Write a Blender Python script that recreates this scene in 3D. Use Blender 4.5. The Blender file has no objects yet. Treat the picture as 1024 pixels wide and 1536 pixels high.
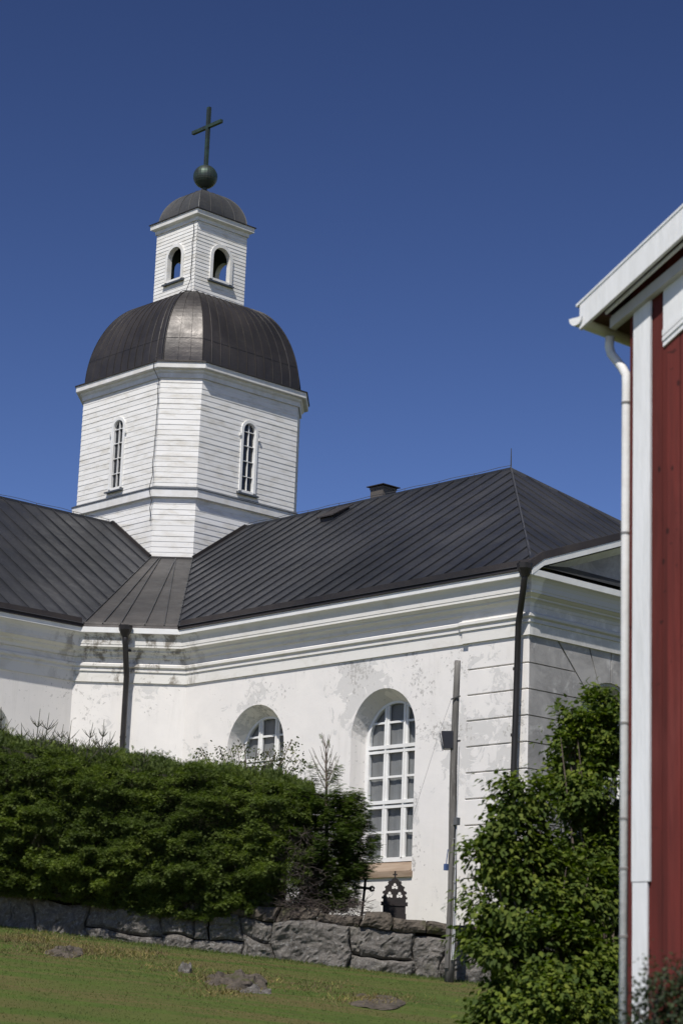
import bpy, math, random
import numpy as np
from mathutils import Vector, Matrix, noise as mnoise

random.seed(7); rng = np.random.default_rng(7)
scene = bpy.context.scene
COL = scene.collection

# ------------------------------------------------------------------ camera
CAM = np.array([45.709, -36.4762, -10.7952])
YAW, PITCH, ROLL, FPX = 0.82344, 0.23991, -0.03703, 3215.32
fw = np.array([-math.sin(YAW)*math.cos(PITCH), math.cos(YAW)*math.cos(PITCH), math.sin(PITCH)])
rt0 = np.array([math.cos(YAW), math.sin(YAW), 0.0])
up0 = np.cross(rt0, fw)
RT = math.cos(ROLL)*rt0 - math.sin(ROLL)*up0
UP = math.sin(ROLL)*rt0 + math.cos(ROLL)*up0
FH = np.array([-math.sin(YAW), math.cos(YAW), 0.0])      # horizontal view direction
cd = bpy.data.cameras.new('camera'); cam = bpy.data.objects.new('camera', cd); COL.objects.link(cam)
cam.matrix_world = Matrix(((RT[0], UP[0], -fw[0], CAM[0]), (RT[1], UP[1], -fw[1], CAM[1]), (RT[2], UP[2], -fw[2], CAM[2]), (0, 0, 0, 1)))
cd.sensor_fit = 'VERTICAL'; cd.sensor_height = 36.0; cd.sensor_width = 24.0
cd.lens = FPX/1536*36.0
cd.clip_start = 0.5; cd.clip_end = 3000
cd.dof.use_dof = True; cd.dof.focus_distance = 48.0; cd.dof.aperture_fstop = 3.2
scene.camera = cam

# ------------------------------------------------------------------ sky and sun
SUN_AZ, SUN_EL = math.radians(27), math.radians(53.5)       # azimuth measured from -Y towards +X
sd = Vector((math.sin(SUN_AZ)*math.cos(SUN_EL), -math.cos(SUN_AZ)*math.cos(SUN_EL), math.sin(SUN_EL)))
world = bpy.data.worlds.new('World'); scene.world = world; world.use_nodes = True
nt = world.node_tree; nt.nodes.clear()
wo = nt.nodes.new('ShaderNodeOutputWorld'); bg = nt.nodes.new('ShaderNodeBackground')
sky = nt.nodes.new('ShaderNodeTexSky'); sky.sky_type = 'NISHITA'; sky.sun_disc = False
sky.sun_elevation = SUN_EL; sky.sun_rotation = math.atan2(sd.x, sd.y)
sky.altitude = 1500; sky.air_density = 0.9; sky.dust_density = 0.15; sky.ozone_density = 4.0
gm_ = nt.nodes.new('ShaderNodeGamma'); gm_.inputs['Gamma'].default_value = 1.7
tn = nt.nodes.new('ShaderNodeMix'); tn.data_type = 'RGBA'; tn.blend_type = 'MULTIPLY'; tn.inputs[0].default_value = 1.0; tn.inputs[7].default_value = (.98, .69, .60, 1)
nt.links.new(sky.outputs[0], gm_.inputs['Color']); nt.links.new(gm_.outputs[0], tn.inputs[6]); nt.links.new(tn.outputs[2], bg.inputs['Color']); nt.links.new(bg.outputs[0], wo.inputs['Surface'])
bg.inputs['Strength'].default_value = 0.05
sl = bpy.data.lights.new('sun', 'SUN'); so = bpy.data.objects.new('sun', sl); COL.objects.link(so)
sl.energy = 4.6; sl.angle = math.radians(0.53); sl.color = (1.0, 0.96, 0.90)
so.rotation_euler = sd.to_track_quat('Z', 'Y').to_euler(); so.location = (0, 0, 60)
scene.view_settings.view_transform = 'Standard'; scene.view_settings.look = 'None'
scene.view_settings.exposure = 0.0; scene.view_settings.gamma = 1.0
scene.render.engine = 'CYCLES'

# ------------------------------------------------------------------ helpers
def ray(px, py):
    return fw*FPX + RT*(px-512) - UP*(py-768)
def at(px, py, D):                       # world point seen at a photo pixel, at horizontal distance D
    d = ray(px, py); return CAM + d*(D/(d @ FH))
def on(px, py, ax, val):                 # the same on a world plane
    d = ray(px, py); return CAM + d*((val-CAM[ax])/d[ax])
def SD(s, D, z): p = CAM + rt0*s + FH*D; return np.array([p[0], p[1], z])

class MB:
    def __init__(self): self.v = []; self.f = []; self.m = []
    def quad(self, a, b, c, d, m=0):
        n = len(self.v); self.v += [tuple(a), tuple(b), tuple(c), tuple(d)]; self.f.append((n, n+1, n+2, n+3)); self.m.append(m)
    def tri(self, a, b, c, m=0):
        n = len(self.v); self.v += [tuple(a), tuple(b), tuple(c)]; self.f.append((n, n+1, n+2)); self.m.append(m)
    def poly(self, pts, m=0):
        n = len(self.v); self.v += [tuple(p) for p in pts]; self.f.append(tuple(range(n, n+len(pts)))); self.m.append(m)
    def hexa(self, p, m=0):              # p: 4 bottom + 4 top corners
        n = len(self.v); self.v += [tuple(q) for q in p]
        for f in ((0,3,2,1),(4,5,6,7),(0,1,5,4),(1,2,6,5),(2,3,7,6),(3,0,4,7)):
            self.f.append(tuple(n+i for i in f)); self.m.append(m)
    def box(self, a, b, m=0):
        x0,y0,z0 = a; x1,y1,z1 = b
        self.hexa([(x0,y0,z0),(x1,y0,z0),(x1,y1,z0),(x0,y1,z0),(x0,y0,z1),(x1,y0,z1),(x1,y1,z1),(x0,y1,z1)], m)
    def bar(self, a, b, w, h=None, up=(0,0,1), m=0):   # rectangular bar between two points
        a = Vector(a); b = Vector(b); d = (b-a).normalized(); u = Vector(up)
        s = d.cross(u)
        if s.length < 1e-4: s = d.cross(Vector((1,0,0)))
        s.normalize(); u = s.cross(d).normalized(); h = h or w
        s *= w/2; u *= h/2
        self.hexa([a-s-u, a+s-u, b+s-u, b-s-u, a-s+u, a+s+u, b+s+u, b-s+u], m)
    def tube(self, pts, r, n=8, m=0, cap=True):
        pts = [Vector(p) for p in pts]; rs = r if hasattr(r, '__len__') else [r]*len(pts)
        base = len(self.v); prev = None
        for i, p in enumerate(pts):
            d = (pts[min(i+1, len(pts)-1)] - pts[max(i-1, 0)]).normalized()
            if prev is None:
                s = d.cross(Vector((0,0,1)));
                if s.length < 1e-3: s = d.cross(Vector((1,0,0)))
            else: s = prev - d*prev.dot(d)
            s.normalize(); prev = s; t = d.cross(s)
            for k in range(n):
                a = 2*math.pi*k/n; self.v.append(tuple(p + (s*math.cos(a)+t*math.sin(a))*rs[i]))
        for i in range(len(pts)-1):
            for k in range(n):
                a = base+i*n+k; b = base+i*n+(k+1) % n
                self.f.append((a, b, b+n, a+n)); self.m.append(m)
        if cap:
            self.f.append(tuple(base+k for k in range(n))[::-1]); self.m.append(m)
            e = base+(len(pts)-1)*n; self.f.append(tuple(e+k for k in range(n))); self.m.append(m)
    def build(self, name, mats, parent=None, smooth=False):
        return mk(name, self.v, self.f, mats, parent, smooth, self.m)

def wloc(o):
    p = Vector((0,0,0))
    while o is not None: p += o.location; o = o.parent
    return p
def mk(name, v, f, mats, parent=None, smooth=False, mi=None, loc=None):
    me = bpy.data.meshes.new(name)
    off = wloc(parent) if parent else (Vector(loc) if loc is not None else Vector((0,0,0)))
    V = np.array(v, dtype=float) - np.array(off)
    me.from_pydata(V.tolist(), [], [tuple(int(i) for i in q) for q in f] if not isinstance(f, list) else f)
    if not isinstance(mats, (list, tuple)): mats = [mats]
    for m in mats: me.materials.append(m)
    if mi is not None and len(mats) > 1: me.polygons.foreach_set('material_index', mi)
    if smooth: me.polygons.foreach_set('use_smooth', [True]*len(me.polygons))
    me.update()
    o = bpy.data.objects.new(name, me); COL.objects.link(o)
    if parent: o.parent = parent
    elif loc is not None: o.location = loc
    return o
def mk_np(name, V, F, mat, parent=None, loc=None, smooth=False):   # fast mesh from numpy quads
    off = np.array(wloc(parent)) if parent else (np.array(loc) if loc is not None else np.zeros(3))
    me = bpy.data.meshes.new(name); k = F.shape[1]
    me.vertices.add(len(V)); me.vertices.foreach_set('co', (V-off).astype(np.float32).ravel())
    me.loops.add(F.size); me.loops.foreach_set('vertex_index', F.astype(np.int32).ravel())
    me.polygons.add(len(F)); me.polygons.foreach_set('loop_start', np.arange(0, F.size, k, dtype=np.int32))
    me.polygons.foreach_set('loop_total', np.full(len(F), k, dtype=np.int32))
    if smooth: me.polygons.foreach_set('use_smooth', np.ones(len(F), dtype=bool))
    me.materials.append(mat); me.update(calc_edges=True)
    o = bpy.data.objects.new(name, me); COL.objects.link(o)
    if parent: o.parent = parent
    elif loc is not None: o.location = loc
    return o
def tag(o, label=None, cat=None, group=None, kind=None):
    if label: o['label'] = label
    if cat: o['category'] = cat
    if group: o['group'] = group
    if kind: o['kind'] = kind
    return o
def thing(name, loc, label, cat, group=None):
    o = bpy.data.objects.new(name, None); COL.objects.link(o); o.location = loc; o.empty_display_size = .3
    return tag(o, label, cat, group)
def nz(p, s=1.0, seed=0): return mnoise.noise(Vector((p[0]*s+seed*13.7, p[1]*s-seed*7.1, p[2]*s+seed*3.3)))

# ------------------------------------------------------------------ materials
class MT:
    def __init__(self, name, rough=.8, metal=0, spec=.5):
        self.m = bpy.data.materials.new(name); self.m.use_nodes = True; self.t = self.m.node_tree
        self.b = self.t.nodes['Principled BSDF']; self.b.inputs['Roughness'].default_value = rough
        self.b.inputs['Metallic'].default_value = metal; self.b.inputs['Specular IOR Level'].default_value = spec
        self.tc = self.t.nodes.new('ShaderNodeTexCoord')
    def n(self, typ, **kw):
        x = self.t.nodes.new(typ)
        for k, v in kw.items():
            if k in x.inputs: x.inputs[k].default_value = v
            else: setattr(x, k, v)
        return x
    def l(self, a, b): self.t.links.new(a, b)
    def vec(self, scale=(1,1,1)):
        mp = self.n('ShaderNodeMapping'); mp.inputs['Scale'].default_value = scale
        self.l(self.tc.outputs['Object'], mp.inputs['Vector']); return mp.outputs[0]
    def noise(self, scale=1, detail=4, rough=.55, stretch=(1,1,1), dist=0):
        x = self.n('ShaderNodeTexNoise'); x.inputs['Scale'].default_value = scale; x.inputs['Detail'].default_value = detail
        x.inputs['Roughness'].default_value = rough; x.inputs['Distortion'].default_value = dist
        self.l(self.vec(stretch), x.inputs['Vector']); return x.outputs['Fac']
    def ramp(self, src, stops, interp='LINEAR'):
        r = self.n('ShaderNodeValToRGB'); r.color_ramp.interpolation = interp
        e = r.color_ramp.elements
        while len(e) < len(stops): e.new(0.5)
        for i, (p, c) in enumerate(stops):
            e[i].position = p; c = (c, c, c) if not hasattr(c, '__len__') else tuple(c); e[i].color = c[:3]+(1,)
        self.l(src, r.inputs[0]); return r.outputs[0]
    def mix(self, a, b, fac, mode='MIX'):
        x = self.n('ShaderNodeMix'); x.data_type = 'RGBA'; x.blend_type = mode
        for i, s in ((0, fac), (6, a), (7, b)):
            if isinstance(s, (int, float)): x.inputs[i].default_value = s
            elif isinstance(s, (tuple, list)): x.inputs[i].default_value = tuple(s)+((1,) if len(s) == 3 else ())
            else: self.l(s, x.inputs[i])
        return x.outputs[2]
    def math(self, op, a, b=0.0):
        x = self.n('ShaderNodeMath'); x.operation = op
        for i, s in enumerate((a, b)):
            if isinstance(s, (int, float)): x.inputs[i].default_value = s
            else: self.l(s, x.inputs[i])
        return x.outputs[0]
    def color(self, c):
        if isinstance(c, (tuple, list)): self.b.inputs['Base Color'].default_value = tuple(c)+(1,)
        else: self.l(c, self.b.inputs['Base Color'])
        return self
    def bump(self, h, strength=.3, dist=.02):
        x = self.n('ShaderNodeBump'); x.inputs['Strength'].default_value = strength; x.inputs['Distance'].default_value = dist
        self.l(h, x.inputs['Height']); self.l(x.outputs[0], self.b.inputs['Normal']); return self

def simple(name, c1, c2=None, rough=.7, scale=3, metal=0, bump=0, stretch=(1,1,1), spec=.5):
    t = MT(name, rough, metal, spec)
    if c2 is None: t.color(c1)
    else: t.color(t.mix(c1, c2, t.ramp(t.noise(scale, 5, .6, stretch), [(.35, 0.0), (.68, 1.0)])))
    if bump: t.bump(t.noise(scale*4, 4, .6, stretch), bump)
    return t.m

# white plaster with flaking lime wash
t = MT('plaster_white', .9, 0, .2)
big = t.noise(.55, 3, .5, dist=.3); mid = t.noise(3.2, 8, .68, dist=.9); fine = t.noise(11, 6, .7)
mask = t.ramp(t.math('ADD', t.math('MULTIPLY', big, .85), t.math('MULTIPLY', mid, .75)), [(.868, 0.0), (.89, 1.0)])
chip = t.ramp(t.math('ADD', t.math('MULTIPLY', t.noise(1.1, 3, .5), .55), t.math('MULTIPLY', fine, .85)), [(.825, 0.0), (.85, 1.0)])
col = t.mix((.80, .768, .728), (.75, .722, .688), t.ramp(t.noise(1.6, 5, .6), [(.35, 0.0), (.7, 1.0)]))
col = t.mix(col, (.60, .585, .56), t.math('MULTIPLY', mask, .78))
col = t.mix(col, (.42, .40, .375), t.math('MULTIPLY', chip, .8))
run = t.ramp(t.noise(4.0, 6, .7, (1.6,1.6,.12), .2), [(.52, 0.0), (.72, .45)])
col = t.mix(col, (.60, .575, .53), t.math('MULTIPLY', run, t.ramp(t.noise(.8, 3, .5), [(.4, 0.0), (.65, 1.0)])))
t.color(col); t.bump(t.math('SUBTRACT', t.noise(6, 6, .6), t.math('MULTIPLY', mask, .35)), .35, .012)
PLASTER = t.m
# the same plaster, its damp-stained moulding
t = MT('cornice_plaster', .85, 0, .2)
st = t.ramp(t.noise(2.2, 6, .65, (1,1,1.6), .4), [(.52, 0.0), (.75, 1.0)])
gx = t.n('ShaderNodeSeparateXYZ'); t.l(t.tc.outputs['Object'], gx.inputs[0])
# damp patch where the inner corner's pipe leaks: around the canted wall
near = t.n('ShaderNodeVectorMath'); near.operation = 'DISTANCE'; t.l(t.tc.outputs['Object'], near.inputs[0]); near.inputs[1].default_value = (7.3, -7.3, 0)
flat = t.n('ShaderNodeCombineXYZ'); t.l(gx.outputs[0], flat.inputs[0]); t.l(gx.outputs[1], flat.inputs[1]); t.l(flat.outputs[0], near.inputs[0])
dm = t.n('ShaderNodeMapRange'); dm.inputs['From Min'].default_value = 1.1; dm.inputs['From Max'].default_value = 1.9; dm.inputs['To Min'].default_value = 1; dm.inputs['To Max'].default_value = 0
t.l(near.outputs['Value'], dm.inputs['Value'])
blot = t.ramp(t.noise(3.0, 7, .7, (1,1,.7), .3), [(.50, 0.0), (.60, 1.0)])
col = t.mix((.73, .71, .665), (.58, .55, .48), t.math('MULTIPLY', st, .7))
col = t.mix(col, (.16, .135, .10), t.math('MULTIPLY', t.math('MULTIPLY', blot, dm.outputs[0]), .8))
emr = t.n('ShaderNodeMapRange'); emr.inputs['From Min'].default_value = 18.50; emr.inputs['From Max'].default_value = 18.60
t.l(t.math('ADD', gx.outputs[0], t.math('MULTIPLY', t.noise(3.5, 6, .7), .4)), emr.inputs['Value'])
ey = t.n('ShaderNodeMapRange'); ey.inputs['From Min'].default_value = -6.03; ey.inputs['From Max'].default_value = -5.98; t.l(gx.outputs[1], ey.inputs['Value'])
col = t.mix(col, (.47, .46, .44), t.math('MULTIPLY', t.math('MULTIPLY', emr.outputs[0], ey.outputs[0]), .8))
t.color(col); CORNICE = t.m
# grey unpainted render of the end facade
t = MT('grey_render', .92, 0, .2)
col = t.mix((.42, .40, .38), (.27, .26, .25), t.ramp(t.noise(1.5, 8, .7, dist=.6), [(.38, 0.0), (.62, 1.0)]))
col = t.mix(col, (.62, .60, .57), t.ramp(t.noise(2.4, 7, .7, dist=.4), [(.56, 0.0), (.66, .6)]))
t.color(col); t.bump(t.noise(9, 6, .6), .4, .01); GREY = t.m
# painted lap siding: one tone per board, dirt streaks and grey weathering
def siding_mat(name, dirt):
    t = MT(name, .7, 0, .25)
    sx = t.n('ShaderNodeSeparateXYZ'); t.l(t.tc.outputs['Object'], sx.inputs[0])
    row = t.math('FLOOR', t.math('DIVIDE', sx.outputs[2], .1465))
    wn = t.n('ShaderNodeTexWhiteNoise'); wn.noise_dimensions = '1D'; t.l(row, wn.inputs['W'])
    col = t.mix((.80, .79, .76), (.73, .72, .69), wn.outputs['Value'])
    col = t.mix(col, (.55, .52, .45), t.math('MULTIPLY', t.ramp(t.noise(1.7, 7, .7, (1,1,3), .3), [(.47, 0.0), (.72, .9)]), dirt))
    col = t.mix(col, (.36, .33, .28), t.ramp(t.noise(5, 7, .75, (1,1,5), .2), [(.66, 0.0), (.76, .7)]))
    t.color(col); t.bump(t.noise(14, 4, .6, (.3,.3,3)), .15, .004); return t.m
SIDING = siding_mat('painted_siding', 1.0)
TRIM = simple('white_trim_paint', (.80, .80, .78), (.72, .71, .68), .6, 2.5, bump=.1)
TRIM2 = simple('tower_trim_paint', (.76, .755, .735), (.64, .62, .57), .65, 3.5, bump=.1)
LEAD = simple('flashing_metal', (.07, .08, .095), (.10, .11, .12), .45, 4, .3)
# seamed sheet roof
def roof_mat(name, c1, c2, rough, metal):
    t = MT(name, rough, metal, .5)
    n1 = t.noise(.9, 6, .65, dist=.4); n2 = t.noise(7, 5, .6, (1,1,3))
    col = t.mix(c1, c2, t.ramp(n1, [(.3, 0.0), (.7, 1.0)]))
    col = t.mix(col, tuple(x*1.9 for x in c2), t.math('MULTIPLY', t.ramp(n2, [(.56, 0.0), (.8, 1.0)]), .35))
    col = t.mix(col, t.mix((.62,.62,.62), (1.5,1.45,1.4), t.ramp(t.noise(.35, 2, .5), [(.3, 0.0), (.7, 1.0)])), 1.0, 'MULTIPLY')
    t.color(col)
    t.l(t.ramp(t.noise(2.5, 5, .6), [(.3, rough-.08), (.7, rough+.12)]), t.b.inputs['Roughness'])
    t.bump(t.math('ADD', t.noise(1.6, 4, .6), t.math('MULTIPLY', t.noise(30, 3, .5), .1)), .45, .04); return t.m
ROOF = roof_mat('dark_sheet_roof', (.021, .023, .028), (.036, .037, .040), .44, .12)
ROOFEDGE = roof_mat('roof_edge_sheet', (.022, .019, .018), (.035, .030, .027), .55, .1)
DOME = roof_mat('dome_sheet', (.030, .028, .027), (.052, .047, .044), .42, .3)
LROOF = roof_mat('lantern_sheet', (.060, .062, .062), (.10, .10, .098), .55, .2)
t = MT('verdigris_copper', .5, .4)
t.color(t.mix((.035, .045, .040), (.055, .105, .07), t.ramp(t.noise(3.5, 6, .65), [(.45, 0.0), (.72, 1.0)]))); COPPER = t.m
PIPE = simple('drainpipe_brown', (.012, .010, .009), (.02, .017, .016), .5, 3)
t = MT('window_glass', .04, 0, .6); t.color((.6, .62, .65)); t.b.inputs['Transmission Weight'].default_value = 0
mixs = t.n('ShaderNodeMixShader'); tr = t.n('ShaderNodeBsdfTransparent'); tr.inputs[0].default_value = (.80, .83, .86, 1)
gl = t.n('ShaderNodeBsdfGlossy'); gl.inputs['Roughness'].default_value = .03; fr = t.n('ShaderNodeLayerWeight'); fr.inputs['Blend'].default_value = .5
t.l(t.math('ADD', t.math('MULTIPLY', t.math('POWER', fr.outputs['Facing'], 5.0), .9), .05), mixs.inputs[0]); t.l(tr.outputs[0], mixs.inputs[1]); t.l(gl.outputs[0], mixs.inputs[2])
t.l(mixs.outputs[0], t.t.nodes['Material Output'].inputs['Surface']); GLASS = t.m
t = MT('dark_glass', .06, 0, .5); t.color(t.mix((.010, .013, .017), (.022, .026, .032), t.noise(3, 3))); t.bump(t.noise(2.5, 2), .2, .02); DARKGLASS = t.m
t = MT('grey_curtain', .95, 0, .1)
t.color(t.mix((.25, .24, .225), (.33, .32, .30), t.ramp(t.noise(6, 3, .5, (1,1,.15)), [(.3, 0.0), (.7, 1.0)]))); CURTAIN = t.m
DARK = simple('dark_interior', (.02, .022, .022), rough=.9)
LINT = simple('lantern_inner_boards', (.05, .065, .062), (.08, .095, .09), .85, 4)
SILL = simple('brown_sill', (.24, .17, .115), (.34, .26, .19), .6, 4, stretch=(.4,.4,3))
WIRE = simple('cable_black', (.03, .03, .03), rough=.6)
t = MT('red_boards', .85, 0, .2)
col = t.mix((.135, .028, .023), (.085, .021, .018), t.ramp(t.noise(2.2, 6, .65, (6,6,.35)), [(.35, 0.0), (.65, 1.0)]))
col = t.mix(col, (.17, .045, .038), t.ramp(t.noise(1.3, 5, .6, (5,5,.6)), [(.52, 0.0), (.72, .7)]))
col = t.mix(col, (.045, .014, .012), t.ramp(t.noise(3.0, 3, .5, (1.6,1.6,4)), [(.665, 0.0), (.70, .9)]))
vo = t.n('ShaderNodeTexVoronoi'); vo.inputs['Scale'].default_value = 5.5; vo.inputs['Randomness'].default_value = 1.0; t.l(t.vec((1.3,1.3,.8)), vo.inputs['Vector'])
col = t.mix(col, (.035, .012, .011), t.ramp(vo.outputs['Distance'], [(.075, .9), (.13, 0.0)]))
wn_ = t.n('ShaderNodeTexWhiteNoise'); wn_.noise_dimensions = '1D'; sx_ = t.n('ShaderNodeSeparateXYZ'); t.l(t.tc.outputs['Object'], sx_.inputs[0]); t.l(t.math('FLOOR', t.math('DIVIDE', sx_.outputs[0], .149)), wn_.inputs['W'])
col = t.mix(col, t.mix((.78,.76,.76), (1.25,1.2,1.2), wn_.outputs['Value']), 1.0, 'MULTIPLY')
t.color(col); t.bump(t.noise(20, 5, .6, (5,5,.25)), .5, .005); REDWOOD = t.m
HWHITE = simple('house_white_paint', (.76, .765, .77), (.66, .665, .66), .7, 3.5, bump=.3, stretch=(4,4,.4), spec=.2)
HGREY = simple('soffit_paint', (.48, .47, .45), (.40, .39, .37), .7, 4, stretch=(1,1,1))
PIPEW = simple('white_pipe', (.80, .795, .78), (.73, .71, .685), .7, 5, bump=.2, spec=.2)
t = MT('weathered_pole', .9, 0, .15)
col = t.mix((.19, .18, .165), (.105, .098, .09), t.ramp(t.noise(5, 6, .65, (5,5,.35)), [(.35, 0.0), (.65, 1.0)]))
col = t.mix(col, (.30, .29, .27), t.ramp(t.noise(9, 4, .6, (4,4,.8)), [(.60, 0.0), (.70, .7)]))
t.color(col); t.bump(t.noise(14, 5, .6, (6,6,.3)), .6, .01); POLE = t.m
IRON = simple('rusty_iron', (.010, .008, .008), (.022, .014, .013), .75, 8, bump=.3)
# granite
t = MT('granite', .9, 0, .2)
col = t.mix((.215, .195, .172), (.10, .092, .083), t.ramp(t.noise(4.5, 9, .75, dist=.6), [(.35, 0.0), (.65, 1.0)]))
col = t.mix(col, (.38, .37, .35), t.ramp(t.noise(17, 9, .85, dist=.3), [(.52, 0.0), (.62, .75)]))
col = t.mix(col, (.045, .04, .035), t.ramp(t.noise(5, 8, .75, dist=.8), [(.56, 0.0), (.64, .8)]))
col = t.mix(col, (.13, .125, .085), t.ramp(t.noise(1.4, 5, .7), [(.55, 0.0), (.7, .6)]))
t.color(col); t.bump(t.noise(14, 9, .8), 1.0, .05); GRANITE = t.m
t = MT('mossy_stone', .95, 0, .1)
col = t.mix((.155, .13, .105), (.07, .06, .05), t.ramp(t.noise(6, 7, .7), [(.35, 0.0), (.65, 1.0)]))
col = t.mix(col, (.10, .105, .04), t.ramp(t.noise(3, 5, .6), [(.56, 0.0), (.7, .8)]))
t.color(col); t.bump(t.noise(12, 8, .7), 1.0, .05); MOSS = t.m
GAP = simple('wall_earth', (.010, .008, .007), (.018, .015, .012), .95, 5)
# foliage
def leaf_mat(name, a, b, c, rough=.5, trans=.25):
    t = MT(name, rough, 0, .35)
    g = t.n('ShaderNodeNewGeometry')
    col = t.ramp(g.outputs['Random Per Island'], [(0, a), (.55, b), (1, c)])
    bigv = t.ramp(t.math('ADD', t.math('MULTIPLY', t.noise(1.3, 3, .5), .5), t.math('MULTIPLY', t.noise(6, 4, .6), .5)), [(.36, (.62,.66,.68)), (.5, (.95,.95,.95)), (.64, (1.55,1.45,1.15))])
    col = t.mix(col, bigv, 1.0, 'MULTIPLY')
    t.color(col)
    if trans:
        tb = t.n('ShaderNodeBsdfTranslucent'); t.l(t.mix(col, (1.3, 1.5, .5), 1.0, 'MULTIPLY'), tb.inputs[0])
        mx = t.n('ShaderNodeMixShader'); mx.inputs[0].default_value = trans
        t.l(t.b.outputs[0], mx.inputs[1]); t.l(tb.outputs[0], mx.inputs[2]); t.l(mx.outputs[0], t.t.nodes['Material Output'].inputs['Surface'])
    return t.m
LILAC = leaf_mat('lilac_leaves', (.045, .078, .010), (.085, .125, .014), (.155, .19, .028), .75, .3)
SPRUCE = leaf_mat('spruce_needles', (.052, .082, .016), (.090, .130, .024), (.160, .200, .045), .65, .3)
SPRUCE2 = leaf_mat('spruce_tree_needles', (.042, .072, .014), (.072, .115, .022), (.13, .17, .04), .6, .3)
SHRUB = leaf_mat('shrub_leaves', (.05, .065, .025), (.085, .10, .045), (.13, .14, .07), .5, .3)
ROSE = leaf_mat('rose_leaves', (.018, .032, .012), (.03, .05, .018), (.05, .07, .03), .55, .2)
BLADE = leaf_mat('grass_blades', (.055, .095, .018), (.085, .125, .028), (.17, .15, .065), .7, .35)
BRUSH = simple('dead_brush', (.050, .038, .033), (.11, .085, .072), .95, 8)
TWIG = simple('dry_twigs', (.10, .075, .06), (.17, .135, .11), .9, 8)
TWIGD = simple('green_leader', (.06, .065, .04), (.09, .085, .05), .9, 8)
INNER = simple('hedge_inner_shade', (.016, .018, .008), (.03, .028, .014), .95, 6)
# lawn
t = MT('lawn', .95, 0, .1)
mp = t.n('ShaderNodeMapping'); mp.inputs['Rotation'].default_value = (0, 0, -YAW-math.radians(4)); mp.inputs['Scale'].default_value = (1,1,1)
t.l(t.tc.outputs['Object'], mp.inputs['Vector'])
mp2 = t.n('ShaderNodeMapping'); mp2.inputs['Scale'].default_value = (.12, 1.3, .0); t.l(mp.outputs[0], mp2.inputs['Vector'])
ns = t.n('ShaderNodeTexNoise'); ns.inputs['Scale'].default_value = 1.0; ns.inputs['Detail'].default_value = 5; ns.inputs['Roughness'].default_value = .6
t.l(mp2.outputs[0], ns.inputs['Vector'])
stripe = t.ramp(ns.outputs['Fac'], [(.44, 0.0), (.54, 1.0)])
g1 = t.mix((.088, .122, .028), (.065, .098, .022), t.ramp(t.noise(2.0, 6, .7), [(.35, 0.0), (.65, 1.0)]))
dry = t.mix((.155, .115, .055), (.115, .095, .038), t.ramp(t.noise(7, 6, .7), [(.35, 0.0), (.65, 1.0)]))
col = t.mix(g1, dry, t.math('MULTIPLY', t.math('MULTIPLY', stripe, t.ramp(t.noise(.5, 4, .6), [(.35, .3), (.62, 1.0)])), .8))
t.color(col); t.bump(t.noise(25, 5, .7), .8, .03); LAWN = t.m

# ------------------------------------------------------------------ terrain
def sm(a, b, x): x = min(1, max(0, (x-a)/(b-a))); return x*x*(3-2*x)
def wallD(s): return 36.6 - .10*(s+2)                    # front face line of the retaining wall
def base_z(s): s = max(-14, min(10, s)); return -9.20 - .072*(s+5.9)
def wtop_z(s): s = max(-14, min(10, s)); return -8.42 - .062*(s+5.9)
def lawn_z(s, D):
    if D < 15: z0 = base_z(s) - .100*(36.6-15); return z0 + (-12.5 - z0)*sm(15, 2, D)
    return base_z(s) - .100*(36.6-D) + .05*nz((s*.35, D*.5, 0), 1, 3)*min(1, abs(36.6-D)/2)
def ground_z(s, D):
    w = wallD(s)
    if D < w+.40: return lawn_z(s, min(D, w))
    t_ = wtop_z(s)-.10
    k = sm(w+1.0, w+3.5, D)
    return t_*(1-k) + (-8.95)*k
ss = np.unique(np.concatenate([np.linspace(-400, -20, 12), np.linspace(-20, 14, 90), np.linspace(14, 400, 12)]))
tt = np.unique(np.concatenate([np.linspace(-200, 0, 8), np.linspace(0, 20, 16), np.linspace(20, 36.2, 60), [ -1 ], np.linspace(41, 80, 20), np.linspace(80, 900, 12)]))
tt = [x for x in tt if x != -1]
V = []; rows = []
pre = [x for x in tt if x < 36.0]; post = [x for x in tt if x > 40.9]
for s in ss:
    w = wallD(max(-14, min(12, s)))
    col_ = list(pre) + [w-.4, w-.15, w+.15, w+.36, w+.42, w+.55, w+1.0, w+1.6, w+2.4, w+3.2] + list(post)
    col_ = sorted(col_); rows.append(len(col_))
    for D in col_: V.append(SD(s, D, ground_z(s, D)))
nr = rows[0]; F = []
for i in range(len(ss)-1):
    for j in range(nr-1):
        a = i*nr+j; F.append((a, a+nr, a+nr+1, a+1))
g = mk('ground', V, F, LAWN, smooth=True); tag(g, kind='structure')

# grass blades (uncountable)
N = 60000
s_ = rng.uniform(-6.8, 4.2, N); D_ = 22 + (rng.uniform(0, 1, N)**.8)*14.6
keep = (s_ > -D_*.175-.6) & (s_ < D_*.08+.6); s_ = s_[keep]; D_ = D_[keep]
nearw = rng.uniform(0, 1, 5000); s2 = rng.uniform(-6.8, 3.6, 5000); D2 = np.array([wallD(a) for a in s2]) - nearw**2*.7 + .02
s_ = np.concatenate([s_, s2]); D_ = np.concatenate([D_, D2]); tall = np.concatenate([np.ones(len(s_)-5000), np.full(5000, 2.2)])
P0 = np.array([SD(a, b, lawn_z(a, min(b, wallD(a)))-.005) for a, b in zip(s_, D_)])
ang = rng.uniform(0, 2*math.pi, len(P0)); h = rng.uniform(.010, .028, len(P0))*tall; w_ = rng.uniform(.004, .009, len(P0))
side = np.stack([np.cos(ang), np.sin(ang), np.zeros_like(ang)], 1)*w_[:, None]
lean = np.stack([rng.normal(0, .4, len(P0)), rng.normal(0, .4, len(P0)), np.ones(len(P0))], 1)*h[:, None]
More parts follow.
